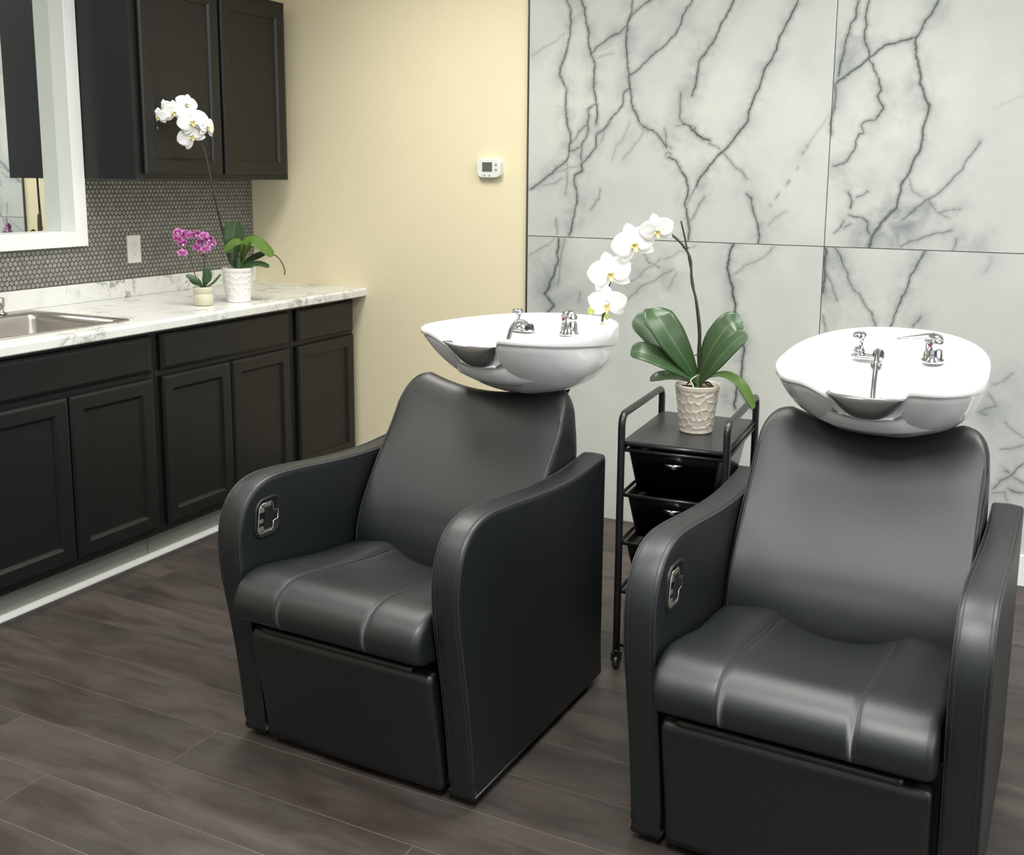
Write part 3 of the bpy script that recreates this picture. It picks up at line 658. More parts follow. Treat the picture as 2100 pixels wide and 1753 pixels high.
def shampoo_chair(loc,rz,label):
    t=empty('shampoo_chair',loc,rz,label=label,cat='chair',group='shampoo chairs')
    for side in (-1,1):
        a=arm_mesh(side).build('armrest',M_leather,t); arm_seams(side).build('stitching',M_seam,a)
        if side<0:
            # recline lever set in the inner face of the left armrest
            X=-.345+.070+.0035; cy,cz=.030,.588
            def fn(a_,b_,d): return (X+d,cy+a_+ (b_)*.10,cz+b_)
            mb=MB(); n=24; o1=rrect(.096,.100,.030,5); o2=rrect(.086,.090,.026,5); o3=rrect(.078,.082,.024,5)
            mb.rings([[fn(*q,-.004) for q in o1],[fn(*q,.0008) for q in o1],[fn(*q,.0016) for q in o2],[fn(*q,-.002) for q in o3]],True,False,True)
            lp=mb.build('lever_recess',M_darkgap,a)
            c4=[(-.017,-.028),(.011,-.028),(.013,-.011),(.030,-.010),(.030,.008),(.012,.009),(.009,.027),(-.015,.027)]
            # chrome plate: C-shaped body towards the front, thin rim round the black T-shaped lever
            mb=MB(); R_=[(-.038,-.028),(-.030,-.037),(.010,-.037),(.017,-.030),(.017,-.015),(.033,-.013),(.033,.011),(.015,.013),(.013,.030),(.006,.037),(-.026,.037),(-.036,.026)]
            mb.tube([fn(*q,.0015) for q in R_],.0013,6,close=True)
            for q0,q1 in (((-.036,-.034),(-.018,-.020)),((-.037,-.010),(-.020,-.001)),((-.036,.016),(-.018,.034)),((-.030,.028),(.006,.036)),((-.030,-.036),(.010,-.029))):
                mb.rings([[fn(*q,d) for q in ((q0[0],q0[1]),(q1[0],q0[1]),(q1[0],q1[1]),(q0[0],q1[1]))] for d in (-.001,.0022)],True,True,True,smooth=False)
            mb.build('lever_plate',M_plate,a)
            mb=MB(); prism(mb,c4,lambda a_,b_,d:fn(a_,b_,d),-.002,.0035,.001); mb.build('recline_lever',M_darkgap,a)
    b,s=backrest_mesh(); o=b.build('backrest',M_leather,t); [q.build('stitching',M_seam,o) for q in s]
    b,s=seat_mesh(); o=b.build('seat',M_leather,t); [q.build('stitching',M_seam,o) for q in s]
    # leg rest flap with a rounded roll on top
    mb=MB(); F=[(-.006,.024),(-.020,.12),(-.040,.22),(-.054,.295),(-.052,.318),(-.040,.326),(-.020,.318),(.004,.20),(.020,.024)]
    P=[tuple(q) for q in spline(F,4)]
    us=[(-.264,.012),(-.2625,.005),(-.257,.0012),(-.250,0),(0,-.003),(.247,0),(.254,.0012),(.2595,.005),(.261,.012)]
    sg=1 if area2(P)>0 else -1
    mb.rings([[(u,q[0],max(q[1],.02)) for q in inset(P,sg*k)] for u,k in us],True,True,True); o=mb.build('leg_rest',M_leather,t)
    mb=MB(); mb.tube([(-.235,-.046,.329),(-.22,-.050,.3315),(.195,-.050,.3315),(.21,-.050,.3310)],[.004,.0085,.0085,.0080],12); mb.build('leg_rest_roll',M_leather,o)
    # inner box, back panel, feet
    mb=MB(); mb.box((-.2735,.030,.018),(.2735,.70,.345)); mb.build('seat_base',M_leather,t,bevel=.006)
    mb=MB(); mb.box((-.2735,.704,.10),(.2735,.7125,.62)); mb.build('back_panel',M_leather,t,bevel=.002)
    mb=MB(); mb.box((.238,.655,.60),(.262,.690,.705)); mb.build('hinge_bracket',M_darkgap,t,bevel=.004)
    for sx in (-1,1):
        for y in (.06,.64):
            mb=MB(); mb.lathe([(.022,0),(.024,.004),(.020,.0185)],16,(sx*.31,y,0)); mb.build('foot',M_darkgap,t)
    return t
shampoo_chair((2.042,-2.070,0),-.031,'black leather shampoo chair nearest the cabinets, its full front and side in view')
shampoo_chair((3.083,-2.030,0),-.040,'black leather shampoo chair at the right edge, its front cut off below')

# ---------------------------------------------------------------- shampoo bowls
def bowl(x,y,z,yaw,pitch,label,kind):
    wr=.43; bx,by=x-wr*math.sin(yaw),y+wr*math.cos(yaw)
    t=empty('shampoo_bowl',(bx,by,0),yaw,label=label,cat='shampoo bowl',group='shampoo bowls')
    cp,sp=math.cos(pitch),math.sin(pitch)
    def T(u,w,h): return (u, w*cp-h*sp-wr, z+w*sp+h*cp)
    rh=[(0,.004,-.086),(.030,.004,-.080),(.054,.003,-.066),(.070,.002,-.047),(.079,.001,-.024),(.087,.001,-.006),(.100,.001,0),(.140,.004,0),(.176,.018,0),(.204,.048,0),(.226,.10,0),(.2345,.155,0)]
    lh=[(-.030,.004,-.081),(-.056,.004,-.070),(-.080,.005,-.052),(-.103,.006,-.031),(-.126,.008,-.012),(-.150,.011,-.001),(-.178,.020,0),(-.203,.048,0),(-.226,.10,0),(-.2345,.155,0)]
    back=[]
    for k in range(0,19):
        a=math.pi/2*k/18; e=.889; back.append((.235*math.cos(a)**e if k<18 else 0,.203+.380*math.sin(a)**e,0))
    full=rh+back+[(-u,w,h) for u,w,h in back[-2::-1]]+lh[::-1]
    cc=np.array([0,.285]); Bh=-.184
    def shell(Q,hh,th):   # outer surface of the bowl below outline point Q, th from 0 (rim) to pi/2 (base)
        f=min(1,max(0,(Q[1]-.01)/.26)); f=f*f*(3-2*f)
        A=cc+(Q-cc)*.966; B=cc+(Q-cc)*.28; Ah=-.016+hh
        ca,sa=math.cos(th),math.sin(th); lin=th/(math.pi/2); k=ca*f+(1-f)*(.45*ca+.55*(1-lin)); hk=sa*f+(1-f)*(.45*sa+.55*lin)
        return B+(A-B)*k, Ah+(Bh-Ah)*hk
    O=[];QT=[]
    for q in spline(full,3,close=True):
        q=np.array([q[0],q[1],q[2]*.80]); Q=np.array([q[0]*(1.0 if q[2]>-.001 else 1+1.6*abs(q[2])),q[1]]); th0=0.0
        if q[2]<-.0005:
            lo,hi=0.0,1.5
            for _ in range(30):
                m_=(lo+hi)/2
                if shell(Q,0,m_)[1]>q[2]-.016: lo=m_
                else: hi=m_
            th0=lo; uw=cc+(shell(Q,0,th0)[0]-cc)/.966
            O.append(np.array([uw[0],uw[1],q[2]]))
        else: O.append(np.array([q[0],q[1],0.0]))
        QT.append((Q,th0))
    def ring(s,h,fade=1,c=cc,lip=0):
        out=[]
        for P in O:
            uw=c+(P[:2]-c)*s; d=P[2]*fade; out.append(T(uw[0],uw[1],min(h+d, h) if d<0 else h))
        return out
    def body(fr_):
        out=[]
        for (P,hh),(Q,t0) in zip(band(-.050),QT):
            uw,hz=shell(Q,hh,t0+(math.pi/2-t0)*fr_); out.append(T(uw[0],uw[1],hz))
        return out
    def inner(kk,h,fade):
        out=[]
        for P in O:
            uw=P[:2]; a=math.atan2(uw[1]-.165,uw[0]); e=np.array([.190*math.cos(a)*kk,.165+.125*math.sin(a)*kk])
            out.append(T(e[0],e[1],h+P[2]*fade))
        return out
    def mixr(f,kk,h,fade):
        out=[]
        for P in O:
            uw=P[:2]; a=math.atan2(uw[1]-.165,uw[0]); e=np.array([.190*math.cos(a)*kk,.165+.125*math.sin(a)*kk]); q=uw*(1-f)+e*f; out.append(T(q[0],q[1],h+P[2]*fade))
        return out
    def band(h):   # skirt grows from the horns to the back
        out=[]
        for P in O:
            g_=min(1,max(0,(P[1]-.02)/.45)); out.append((P,h*(.12+.88*g_)))
        return out
    R=[inner(.15,-.150,0),inner(.5,-.146,0),inner(.78,-.125,0),inner(.93,-.085,.2),inner(1.0,-.035,.7),mixr(.93,1,-.030,.95),mixr(.6,1,-.024,1),mixr(.25,1,-.020,1),mixr(.10,1,-.010,1),mixr(.045,1,.0,1),mixr(.012,1,-.001,1),mixr(0,1,-.006,1)]
    R.append([T(P[0],P[1],-.006+hh+P[2]) for P,hh in band(-.050)])
    R.append([T(*(cc+(P[:2]-cc)*.992),-.009+hh+P[2]) for P,hh in band(-.050)])
    R.append([T(*(cc+(P[:2]-cc)*.975),-.011+hh+P[2]) for P,hh in band(-.050)])
    R.append([T(*(cc+(P[:2]-cc)*.968),-.018+hh+P[2]) for P,hh in band(-.050)])
    for k in range(1,13): R.append(body(k/12))
    mb=MB(); mb.rings(R,True,True,True); mb.build('basin',M_porc,t)
    # gel neck rest filling the notch
    mb=MB(); N=18; F0=[];F1=[];Bk=[]
    R=[]
    for i in range(N+1):
        q=-1+2*i/N; u=-.004+.084*q; hb=-.024-.068*(1-abs(q)**2.6); ht=-.024-.007*(1-q*q); hb2=min(hb,ht-.004)
        w0=.030-.012*q*q; sec=[]
        for k in range(14):
            a=2*math.pi*k/14; ca,sa=math.cos(a),math.sin(a); sec.append(T(u,w0+.015*ca-.014*sa,(ht+hb2)/2+(ht-hb2)/2*sa))
        R.append(sec)
    mb.rings(R,True,True,True); mb.build('neck_rest',M_gel,t)
    # mixer tap, sprayer and hose on the deck
    zt=-.0205 if kind==2 else -.027; lu,lw=.100,.330; su,sw=-.072,.322
    def up(c,h): return T(c[0],c[1],zt+h)
    Mx=Matrix.Rotation(pitch,4,'X')
    def lat(mb,c,prof,n=28): 
        b=Vector(T(c[0],c[1],zt)); mb.lathe(prof,n,b,M=Mx,cap1=True)
    mb=MB(); lat(mb,(lu,lw),[(.0275,0),(.0285,.003),(.0275,.007),(.0235,.010),(.0225,.045),(.0235,.052),(.0215,.058),(.012,.064),(0.001,.066)]); tp=mb.build('mixer_tap',M_chrome,t)
    mb=MB(); dl=Vector((-.95,-.25,0)) if kind==2 else Vector((-.50,.90,0)); dl.normalize(); nl=Vector((-dl.y,dl.x,0)); R=[]
    for k,(d,wd,th,h) in enumerate(((-.022,.006,.004,.052),(-.018,.016,.008,.058),(0,.021,.010,.062),(.02,.017,.007,.0625),(.048,.011,.0045,.060),(.078,.007,.003,.056),(.086,.003,.0015,.055))):
        ring_=[]
        for j in range(12):
            a=2*math.pi*j/12; q=dl*d+nl*(wd*math.cos(a)); ring_.append(T(lu+q.x,lw+q.y,zt+h+th*math.sin(a)))
        R.append(ring_)
    mb.rings(R,True,True,True); mb.build('tap_lever',M_chrome,tp)
    mb=MB(); mb.lathe([(.0045,0),(.0045,.002)],12,(0,0,0),M=Matrix.Translation(T(lu-.006,lw-.0218,zt+.047))@Matrix.Rotation(math.radians(90),4,'X')); mb.build('temperature_dot',mat('dark_red_dot',(.12,.01,.03),.4),tp)
    mb=MB(); pl=[(a,b) for a,b in rrect(.082,.040,.0195,6)]
    mb.rings([[T(su+.022+a,sw+b-.008,zt+h) for a,b in [(q[0]*k,q[1]*k) for q in pl]] for k,h in ((1,0),(1,.004),(.96,.007),(.6,.0075))],True,True,True)
    pb=mb.build('spray_base',M_chrome,t)
    mb=MB(); lat(mb,(su,sw),[(.0150,.006),(.0150,.016),(.0115,.019),(.0105,.034),(.0125,.040),(.0155,.044),(.0165,.047),(.0165,.057),(.0145,.060)]); sp_=mb.build('spray_head',M_chrome,t)
    mb=MB(); lat(mb,(su,sw),[(.0130,.0602),(.0130,.0612)]); mb.build('spray_face',M_hose,sp_)
    mb=MB(); lat(mb,(su+.048,sw-.01),[(.013,.005),(.014,.013),(.012,.020),(.010,.022)]); mb.build('hose_guide',M_darkgap,t)
    hx=su+.048
    if kind==2: path=[(hx,sw-.012,.016),(hx+.001,sw-.03,.026),(hx+.004,sw-.06,.026),(hx+.009,sw-.10,.010),(hx+.014,sw-.15,-.012),(hx+.020,sw-.20,-.030),(hx+.026,sw-.245,-.05),(hx+.028,sw-.262,-.075)]
    else: path=[(hx,sw-.012,.014),(hx-.006,sw-.022,.026),(hx-.014,sw-.034,.031),(hx-.022,sw-.046,.027),(hx-.029,sw-.056,.012),(hx-.032,sw-.062,-.006),(hx-.034,sw-.066,-.02)]
    mb=MB(); mb.tube([T(q[0],q[1],zt+q[2]) for q in spline(path,5)],.0066,10); hs=mb.build('spray_hose',M_hose,t)
    if kind==2:
        mb=MB(); c=Vector(T(hx+.010,sw-.105,zt+.008)); mb.lathe([(.006,-.002),(.013,-.0015),(.013,.0015),(.006,.002)],20,c,M=Matrix.Rotation(math.radians(60)+pitch,4,'X')); mb.build('hose_collar',M_hose,hs)
    # supply hoses under the bowl and pedestal
    for k,(dx,dy) in enumerate(((.040,-.02),(.056,-.008),(.072,-.02))):
        a=T(dx,.40+dy,-.120); mb=MB(); mb.tube(spline([a,(a[0]-.004,a[1]+.01,a[2]-.06),(a[0]-.06,a[1]+.02,a[2]-.18),(a[0]-.10,a[1]+.0,a[2]-.40)],6),.0058,8); mb.build('supply_hose',M_chrome if k!=1 else M_blackmetal,t)
    mb=MB(); mb.lathe([(.105,0),(.105,.012),(.055,.03),(.045,.05),(.045,T(0,.36,-.16)[2]-.02),(.065,T(0,.36,-.16)[2]+.004)],28,(-.07,.03,0)); mb.build('pedestal',M_blackmetal,t)
    return t
bowl(2.126,-1.644,1.020,-.154,-.008,'white porcelain shampoo bowl behind the chair nearest the cabinets, against the cream wall',1)
bowl(3.122,-1.632,.980,-.020,.102,'white porcelain shampoo bowl behind the right-hand chair, tap lever pointing left',2)

# ---------------------------------------------------------------- rolling cart
t=empty('rolling_cart',(2.556,-1.055,0),.060,label='black metal drawer trolley between the two shampoo chairs',cat='trolley')
w,d=.150,.215; r=.0105
for sx in (-1,1):
    P=[(sx*w,-d,.06),(sx*w,-d,.735)]; arc=[(sx*w,-d+.030*(1-math.cos(a)),.735+.030*math.sin(a)) for a in np.linspace(0,math.pi/2,7)[1:]]
    P=[(sx*w,-d,.052),(sx*w,-d,.40)]+[(sx*w,-d,.735)]+arc+[(q[0],-q[1],q[2]) for q in arc[::-1]]+[(sx*w,d,.735),(sx*w,d,.40),(sx*w,d,.052)]
    mb=MB(); mb.tube(P,r,14); mb.build('side_frame',M_blackmetal,t)
ZR=[.665,.532,.388,.240]
for z in [.682]+ZR+[.075]:
    for sy in (-1,1):
        mb=MB(); mb.tube([(-w+.008,sy*d,z),(w-.008,sy*d,z)],.0055,8); mb.build('cross_rail',M_blackmetal,t)
for z in ZR+[.682]:
    for sx in (-1,1):
        mb=MB(); mb.tube([(sx*(w-.002),-d+.008,z),(sx*(w-.002),d-.008,z)],.005,8); mb.build('drawer_runner',M_blackmetal,t)
mb=MB(); mb.box((-w+.004,-d+.004,.6850),(w-.004,d-.004,.6900)); mb.build('top_shelf',M_tray,t,bevel=.0015)
for z in ZR:
    top=z-.004; hgt=.122
    def rg(k,z_,e=0): return [(a*(1-k*.17)+0,b*(1-k*.10),z_) for a,b in rrect(2*(w-.018)+e,2*(d-.006)+e,.012,4)]
    mb=MB(); mb.rings([rg(0,top,.012),rg(0,top+.004,.012),rg(0,top+.004,0),rg(1,top-hgt+.006,-.008),rg(1,top-hgt,0),rg(.05,top-.006,.0),rg(0,top,.012)],True); 
    R=[rg(1,top-hgt,0)]; mb.rings([rg(1,top-hgt,0),rg(1,top-hgt+.004,0)],True,True,True); f=mb.build('drawer',M_drawer,t)
    mb=MB(); R=[]
    yy=-(d-.006)*(1-.10*.28)-.001
    for k in range(9):
        a=-1+2*k/8; hh=.016*(1-a*a)**.6+.001; R.append([(a*.027,yy-.001,top-.024),(a*.027,yy-.001-.010*(1-a*a)-.001,top-.026),(a*.027,yy-.001-.008*(1-a*a)-.001,top-.028-hh*.6),(a*.027,yy+.001,top-.028-hh)])
    mb.rings(R,True,True,True); mb.build('drawer_handle',M_chrome,f)
for sx in (-1,1):
    for sy in (-1,1):
        mb=MB(); mb.lathe([(.007,.045),(.007,.056),(.013,.056),(.013,.060)],12,(sx*w,sy*d,0)); mb.box((sx*w-.013,sy*d-.010,.024),(sx*w-.0105,sy*d+.014,.048)); mb.box((sx*w+.0105,sy*d-.010,.024),(sx*w+.013,sy*d+.014,.048)); mb.box((sx*w-.013,sy*d-.010,.044),(sx*w+.013,sy*d+.014,.048)); cs=mb.build('caster',M_darkgap,t)
        mb=MB(); mb.lathe([(.019,-.008),(.0215,-.006),(.0215,.006),(.019,.008)],20,(sx*w,sy*d+.004,.0217),M=Matrix.Rotation(math.radians(90),4,'Y')); mb.build('wheel',M_blackmetal,cs)

# ---------------------------------------------------------------- orchids
def surf(name,G,m,parent,thick=.0006,close=False):
    """grid of points G[i][j], i along length, j across; stores leafu, leafv"""
    ni,nj=len(G),len(G[0]); vs=[tuple(map(float,p)) for r_ in G for p in r_]; fs=[(i*nj+j,i*nj+j+1,(i+1)*nj+j+1,(i+1)*nj+j) for i in range(ni-1) for j in range(nj-1)]
    return vs,fs,[-1+2*j/(nj-1) for i in range(ni) for j in range(nj)],[i/(ni-1) for i in range(ni) for j in range(nj)]
def surfs(name,parts,m,parent,thick=.0006):
    V=[];F=[];U=[];T_=[]
    for vs,fs,u,v in parts:
        b=len(V); V+=vs; F+=[tuple(b+i for i in f) for f in fs]; U+=u; T_+=v
    me=bpy.data.meshes.new(name); me.from_pydata(V,[],F); me.materials.append(m); me.polygons.foreach_set('use_smooth',[True]*len(F))
    for nm,arr in (('leafu',U),('leafv',T_)): a=me.attributes.new(nm,'FLOAT','POINT'); a.data.foreach_set('value',arr)
    o=bpy.data.objects.new(name,me); COL.objects.link(o)
    if parent: o.parent=parent
    s=o.modifiers.new('thickness','SOLIDIFY'); s.thickness=thick; s.offset=0
    return o
def leaf(parent,P,width,up,m=None,fold=.25,tipw=.5,name='leaf',thick=.0016):
    S=spline(P,12); n=len(S); up=np.array(up,float); G=[]
    for i,p in enumerate(S):
        t=i/(n-1); tg=S[min(i+1,n-1)]-S[max(i-1,0)]; tg/=np.linalg.norm(tg); u=up-tg*up.dot(tg); u/=np.linalg.norm(u); sd=np.cross(tg,u)
        e=min(1,t/.55); prof=(.24+.76*e*e*(3-2*e))*(1 if t<.62 else math.sqrt(max(0,1-((t-.62)/.3803)**2.6)))
        w=width/2*prof; row=[]
        for k in range(9):
            q=-1+k/4; row.append(p+sd*q*w+u*(abs(q)**1.5*fold*w))
        G.append(row)
    return surfs(name,[surf(name,G,m,parent)],m or M_leaf,parent,thick)
def petal(c,X,Y,Z,ang,L,Wd,cup=.1,a=1.0,off=0,z0=0):
    d=X*math.cos(ang)+Y*math.sin(ang); s=-X*math.sin(ang)+Y*math.cos(ang); G=[]
    for i in range(9):
        t=i/8; wv=Wd/2*max(.04,math.sin(math.pi*(t**a)*.985+.015))**.62 if t<1 else Wd*.04; row=[]
        for k in range(7):
            q=-1+k/3; row.append(c+d*(t*L)+s*(q*wv)+Z*(z0+cup*L*(t**2)*-1+ .12*wv*(q*q)*(1 if cup>0 else 1)+.004*math.sin(q*5+t*4)*L*4*.25))
        G.append(row)
    return surf('p',G,None,None)
def flower(parent,c,nrm,size,roll=0,m=None,lipm=None,wide=1.0):
    c=np.array(c,float); Z=np.array(nrm,float); Z/=np.linalg.norm(Z); up=np.array([0,0,1.]); Y=up-Z*up.dot(Z); Y/=np.linalg.norm(Y); X=np.cross(Y,Z)
    cr,sr=math.cos(roll),math.sin(roll); X,Y=X*cr+Y*sr,-X*sr+Y*cr
    m=m or M_petal; R=math.radians; s=size
    parts=[petal(c,X,Y,Z,R(90),s*.95,s*.62*wide,.10,1.0,z0=-s*.03),petal(c,X,Y,Z,R(218),s*.95,s*.55*wide,.06,.95,z0=-s*.03),petal(c,X,Y,Z,R(322),s*.95,s*.55*wide,.06,.95,z0=-s*.03),
           petal(c,X,Y,Z,R(14),s*1.0,s*1.12*wide,.12,.78,z0=s*.01),petal(c,X,Y,Z,R(166),s*1.0,s*1.12*wide,.12,.78,z0=s*.01)]
    f=surfs('flower',parts,m,parent,.0005)
    lp=[]
    for a,L,wd,cu in ((-90,.36,.20,-.9),(-20,.20,.15,-1.6),(200,.20,.15,-1.6)): lp.append(petal(c+Z*s*.04-Y*s*.03,X,Y,Z,R(a),s*L,s*wd,cu,1))
    surfs('lip',lp,lipm or M_lip,f,.0007)
    mb=MB(); b=c+Z*s*.10+Y*s*.03; mb.lathe([(.002*s/.05,-.06*s),(.075*s,-.03*s),(.085*s,.03*s),(.05*s,.08*s),(.004*s,.095*s)],10,Vector(b)); mb.build('column',m,f)
    return f
def bud(parent,c,ax,r,L,name='bud',m=None):
    ax=Vector(ax).normalized(); M=ax.to_track_quat('Z','Y').to_matrix().to_4x4(); mb=MB(); mb.lathe([(r*max(.05,math.sin(math.pi*min(1,k/8*.96+.02))**.8),-L/2+L*k/8) for k in range(9)],12,Vector(c),M=M); return mb.build(name,m or M_bud,parent)
def facet_pot(parent,R0,R1,H,m,amp,sy=.024,seed=1,wall=.004):
    """tapered ceramic pot with a raised net of ridges"""
    rg_=np.random.default_rng(seed); NA,NZ=150,64; nu=max(6,int(2*math.pi*(R0+R1)/2/sy)); nv=max(4,int(H/sy)); S=[]
    for i in range(nu):
        for j in range(nv): S.append(((i+.5+rg_.uniform(-.38,.38)+(.5 if j%2 else 0))*2*math.pi/nu,(j+.5+rg_.uniform(-.36,.36))/nv*H))
    S=np.array(S); Rm=(R0+R1)/2; SP=np.concatenate([S+[k*2*math.pi,0] for k in (-1,0,1)])*[Rm,1]
    Rg=[]
    for j in range(NZ+1):
        z=H*j/NZ; a=np.linspace(0,2*math.pi,NA,endpoint=False); q=np.stack([a*Rm,np.full(NA,z)],1); D=np.sqrt(((q[:,None]-SP[None])**2).sum(-1)); D.sort(axis=1); e=D[:,1]-D[:,0]
        base=R0+(R1-R0)*(z/H)**.9; fade=min(1,max(0,(z-.004)/.006))*min(1,max(0,(H-.012-z)/.005)); rr_=base-amp*fade*np.clip(e/.006,0,1)
        if z<.004: rr_=rr_-(.004-z)*.6
        Rg.append([(rr_[k]*math.cos(a[k]),rr_[k]*math.sin(a[k]),z) for k in range(NA)])
    def cr(r,z): return [(r*math.cos(a_),r*math.sin(a_),z) for a_ in np.linspace(0,2*math.pi,NA,endpoint=False)]
    Rg += [cr(R1-wall*.3,H+.0012),cr(R1-wall,H),cr(R1-wall-.002,H-.025),cr(R0-wall,.006)]
    mb=MB(); mb.rings(Rg,True,True,True); pot=mb.build('pot',m,parent)
    mb=MB(); Rr=[]
    for k in range(6):
        rk=(R1-wall-.0035)*(1-k/6); Rr.append([(rk*math.cos(a_),rk*math.sin(a_),H-.014+.006*math.sin(5*a_+k)*(k<5)*(k>0)) for a_ in np.linspace(0,2*math.pi,36,endpoint=False)])
    mb.rings(Rr,True,False,True); mb.rings([Rr[0],[(p[0],p[1],p[2]-.008) for p in Rr[0]]],True,False,True); mb.build('potting_bark',M_bark,parent); return pot
def stem(parent,P,r,name='stem',m=None,n=6):
    mb=MB(); mb.tube(spline(P,n),r,8) ; return mb.build(name,m or M_stem,parent)
# local frame of each plant: x to the right, -y towards the room, z up
# -- orchid on the cart
t=empty('potted_orchid',(2.573,-1.067,.6903),.286,label='large white orchid in a cream faceted pot on the black trolley',cat='plant')
facet_pot(t,.0475,.0665,.142,M_potcream,.0026,.022,3)
leaf(t,[(0,0,.148),(-.030,-.012,.200),(-.080,-.03,.280),(-.118,-.025,.335),(-.138,.0,.362)],.098,(.42,-.82,.40),fold=.14)
leaf(t,[(0,.01,.148),(-.06,.02,.20),(-.125,.03,.265),(-.170,.035,.308),(-.194,.035,.325)],.074,(.40,-.75,.5),fold=.12)
leaf(t,[(0,-.005,.145),(-.05,-.03,.185),(-.11,-.05,.222),(-.16,-.055,.240),(-.195,-.05,.240)],.068,(.10,-.70,.72),fold=.18)
leaf(t,[(0,-.005,.140),(-.04,-.02,.160),(-.08,-.035,.170),(-.115,-.04,.166),(-.138,-.035,.157)],.044,(0,-.45,.9),fold=.12)
leaf(t,[(0,0,.145),(.020,-.01,.21),(.050,-.018,.275),(.085,-.016,.322),(.120,.0,.333)],.082,(-.55,-.80,.20),fold=.10)
leaf(t,[(.004,-.010,.142),(.030,-.035,.185),(.062,-.05,.235),(.10,-.055,.280),(.131,-.05,.305)],.056,(-.45,-.85,.35),fold=.10)
leaf(t,[(.004,-.005,.145),(.035,-.02,.170),(.075,-.035,.180),(.115,-.045,.162),(.143,-.05,.124),(.162,-.05,.086)],.042,(.0,-.35,.93),m=M_leaf2,fold=.10)
mb=MB(); mb.tube(spline([(0,0,.128),(0,-.002,.150),(0,-.004,.172)],4),[.012]*3+[.010]*3+[.008]*2+[.006],10); mb.build('crown',M_leaf,t)
stem(t,[(.002,.0,.16),(-.002,.004,.228),(-.003,.006,.30),(-.020,.006,.42),(-.045,.006,.54),(-.064,.006,.617)],.0024,'stake',M_stake)
SP=[(.002,0,.16),(.003,-.004,.24),(.002,-.006,.30),(-.004,-.006,.345),(-.013,-.004,.392),(-.027,-.004,.44),(-.030,-.004,.480),(-.034,-.004,.510),(-.050,-.004,.540),(-.076,-.008,.567),(-.105,-.012,.585),(-.15,-.010,.583),(-.20,-.006,.550),(-.245,-.004,.49),(-.268,-.004,.42),(-.275,-.004,.36),(-.282,-.006,.335),(-.284,-.006,.318)]
stem(t,SP,.0036)
for z,x in ((.228,-.001),(.540,-.048)):
    mb=MB(); mb.tube([(x-.010,-.004,z),(x+.010,-.004,z+.001)],.0016,6); mb.tube([(x+.006*math.cos(a),.0+.009*math.sin(a),z) for a in np.linspace(0,6.283,10)[:-1]],.0012,6,close=True); mb.build('clip',M_stake,t)
flower(t,(-.131,-.028,.590),(.10,-.9,-.15),.052,.25)
flower(t,(-.196,-.030,.550),(.12,-.9,.05),.066,.35)
flower(t,(-.262,-.032,.464),(.10,-.95,.10),.067,.25)
flower(t,(-.268,-.030,.376),(-.10,-.9,-.30),.060,.05)
f=flower(t,(-.236,.018,.512),(.8,.1,.2),.040,.3)
bud(t,(-.317,-.012,.352),(-.3,0,-.9),.0105,.030); bud(t,(-.270,-.012,.335),(.1,0,-1),.0075,.022); bud(t,(-.284,-.010,.307),(0,0,-1),.006,.018)
stem(t,[(-.272,-.004,.38),(-.295,-.008,.372),(-.312,-.012,.364)],.0016,'flower_stalk'); stem(t,[(-.276,-.004,.36),(-.272,-.008,.352),(-.270,-.012,.345)],.0016,'flower_stalk')
stem(t,[(-.004,-.020,.170),(-.020,-.028,.158),(-.014,-.034,.146),(-.010,-.040,.132)],.0018,'aerial_root',M_root)
for k in range(5):
    a=random.uniform(0,6.28); stem(t,[(.01*math.cos(a),.01*math.sin(a),.142),(.03*math.cos(a),.03*math.sin(a),.150),(.048*math.cos(a+.4),.048*math.sin(a+.4),.133)],.0022,'aerial_root',M_bark)
# -- tall white orchid on the counter
t=empty('potted_orchid',(.521,-.699,.9142),.7246,label='tall white orchid in a white ceramic pot on the marble countertop',cat='plant')
facet_pot(t,.048,.0635,.138,M_potwhite,.0022,.026,5)
leaf(t,[(-.005,0,.14),(-.016,.0,.20),(-.014,.0,.26),(-.006,.0,.305),(.0,-.0,.325)],.082,(.15,-.95,.1),fold=.12)
leaf(t,[(.01,.0,.145),(.028,-.02,.20),(.020,-.045,.245),(-.015,-.06,.240),(-.050,-.065,.208)],.046,(.2,-.35,.9),m=M_leaf2,fold=.10)
leaf(t,[(.012,.0,.145),(.030,-.01,.215),(.060,-.02,.248),(.100,-.03,.225),(.140,-.035,.186)],.070,(.2,-.55,.8),m=M_leaf2,fold=.10)
leaf(t,[(.010,.0,.14),(.045,.01,.165),(.085,.015,.185),(.110,.02,.195)],.040,(-.1,-.5,.85),fold=.12)
leaf(t,[(.010,-.01,.138),(.045,-.025,.150),(.085,-.035,.155),(.125,-.04,.143)],.036,(.0,-.5,.85),fold=.12)
leaf(t,[(-.01,-.01,.138),(-.022,-.02,.165),(-.026,-.02,.20)],.024,(.5,-.8,.1),fold=.2)
mb=MB(); mb.tube(spline([(.004,0,.118),(.004,-.002,.150),(.006,-.004,.185)],4),[.013]*3+[.012]*3+[.010]*2+[.007],10); mb.build('crown',M_leaf,t)
stem(t,[(.0,0,.14),(-.025,.0,.158),(-.035,.0,.175),(-.047,0,.265),(-.070,0,.385),(-.095,0,.515),(-.107,0,.589),(-.124,0,.640),(-.135,-.0,.690),(-.165,0,.735),(-.215,0,.755),(-.262,0,.745),(-.285,0,.715),(-.288,0,.700)],.0026)
stem(t,[(-.01,0,.14),(-.040,.006,.20),(-.058,.006,.30),(-.080,.004,.42),(-.100,.004,.55)],.0022,'stake',M_stake)
stem(t,[(.115,-.012,.196),(.150,-.015,.188),(.172,-.018,.165),(.186,-.020,.130),(.184,-.02,.107)],.0024,'aerial_root',M_bark)
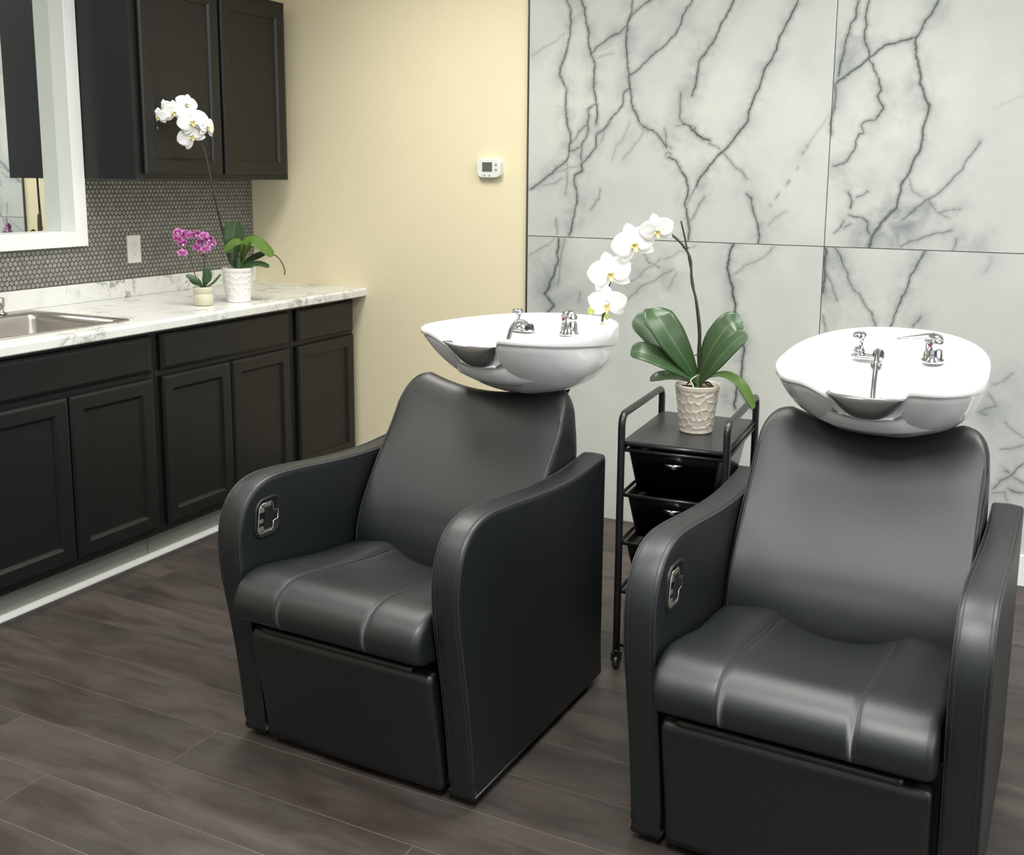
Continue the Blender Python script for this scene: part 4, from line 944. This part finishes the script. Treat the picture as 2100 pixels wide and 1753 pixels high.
for c,n,s,r in (((-.279,-.016,.733),(-.25,-.9,-.1),.032,0),((-.258,.006,.775),(-.2,-.6,.1),.026,.2),((-.219,-.022,.752),(-.05,-.95,.0),.042,.1),((-.172,.004,.785),(.3,-.7,.2),.040,-.3),((-.153,-.034,.716),(.0,-.95,.08),.052,.35),((-.160,-.026,.661),(-.05,-.9,-.05),.050,.6),((-.098,-.012,.698),(.75,-.5,.05),.046,-.1)):
    flower(t,c,n,s*1.16,r)
bud(t,(-.288,-.005,.690),(-.2,0,-1),.0062,.020)
# -- small purple orchid
t=empty('potted_orchid',(.491,-.868,.9142),.7557,label='small purple orchid in a beige pot beside the tall white orchid',cat='plant')
mb=MB(); mb.lathe([(.026,0),(.034,.0015),(.037,.006),(.0375,.046),(.0355,.048),(.0375,.050),(.0385,.073),(.0378,.0745),(.034,.074),(.0335,.03)],40,(0,0,0)); mb.build('pot',M_potbeige,t)
mb=MB(); mb.lathe([(.0334,.060),(.0334,.066),(.02,.069),(.001,.071)],30); mb.build('potting_bark',M_bark,t)
leaf(t,[(.0,0,.07),(-.015,-.01,.094),(-.038,-.014,.108),(-.062,-.014,.122)],.026,(.2,-.7,.6),fold=.2)
leaf(t,[(.0,-.004,.07),(-.015,-.014,.085),(-.032,-.018,.092),(-.050,-.02,.108)],.022,(.1,-.7,.6),fold=.2)
leaf(t,[(.004,0,.07),(.010,-.006,.095),(.018,-.008,.118),(.014,-.006,.148)],.036,(-.1,-.95,.1),fold=.15)
leaf(t,[(.006,0,.07),(.025,-.012,.080),(.045,-.016,.095),(.070,-.016,.125)],.012,(-.2,-.5,.8),fold=.2)
stem(t,[(-.008,0,.068),(-.028,0,.12),(-.040,0,.175),(-.052,0,.231),(-.060,0,.26)],.0018); stem(t,[(.006,0,.068),(.007,0,.15),(.010,0,.2),(.008,0,.25)],.0018)
for q,(x,z) in enumerate(((-.086,.289),(-.087,.263),(-.059,.282),(-.070,.246),(-.072,.209),(-.041,.276),(-.018,.281),(.011,.276),(-.003,.251),(.038,.245),(.017,.225),(-.018,.228),(.030,.262))):
    flower(t,(x,-.018-.010*math.sin(q*2.1),z),(random.uniform(-.45,.45),-.9,random.uniform(-.35,.35)),.0205,random.uniform(-.5,.5),m=M_purple,lipm=M_petal if q%3==0 else M_purple,wide=1.0)
for x,z in ((.004,.196),(.016,.194)): bud(t,(x,-.004,z),(0,0,-1),.0035,.009,'bud',mat('dark_purple_bud',(.06,.005,.03),.5))
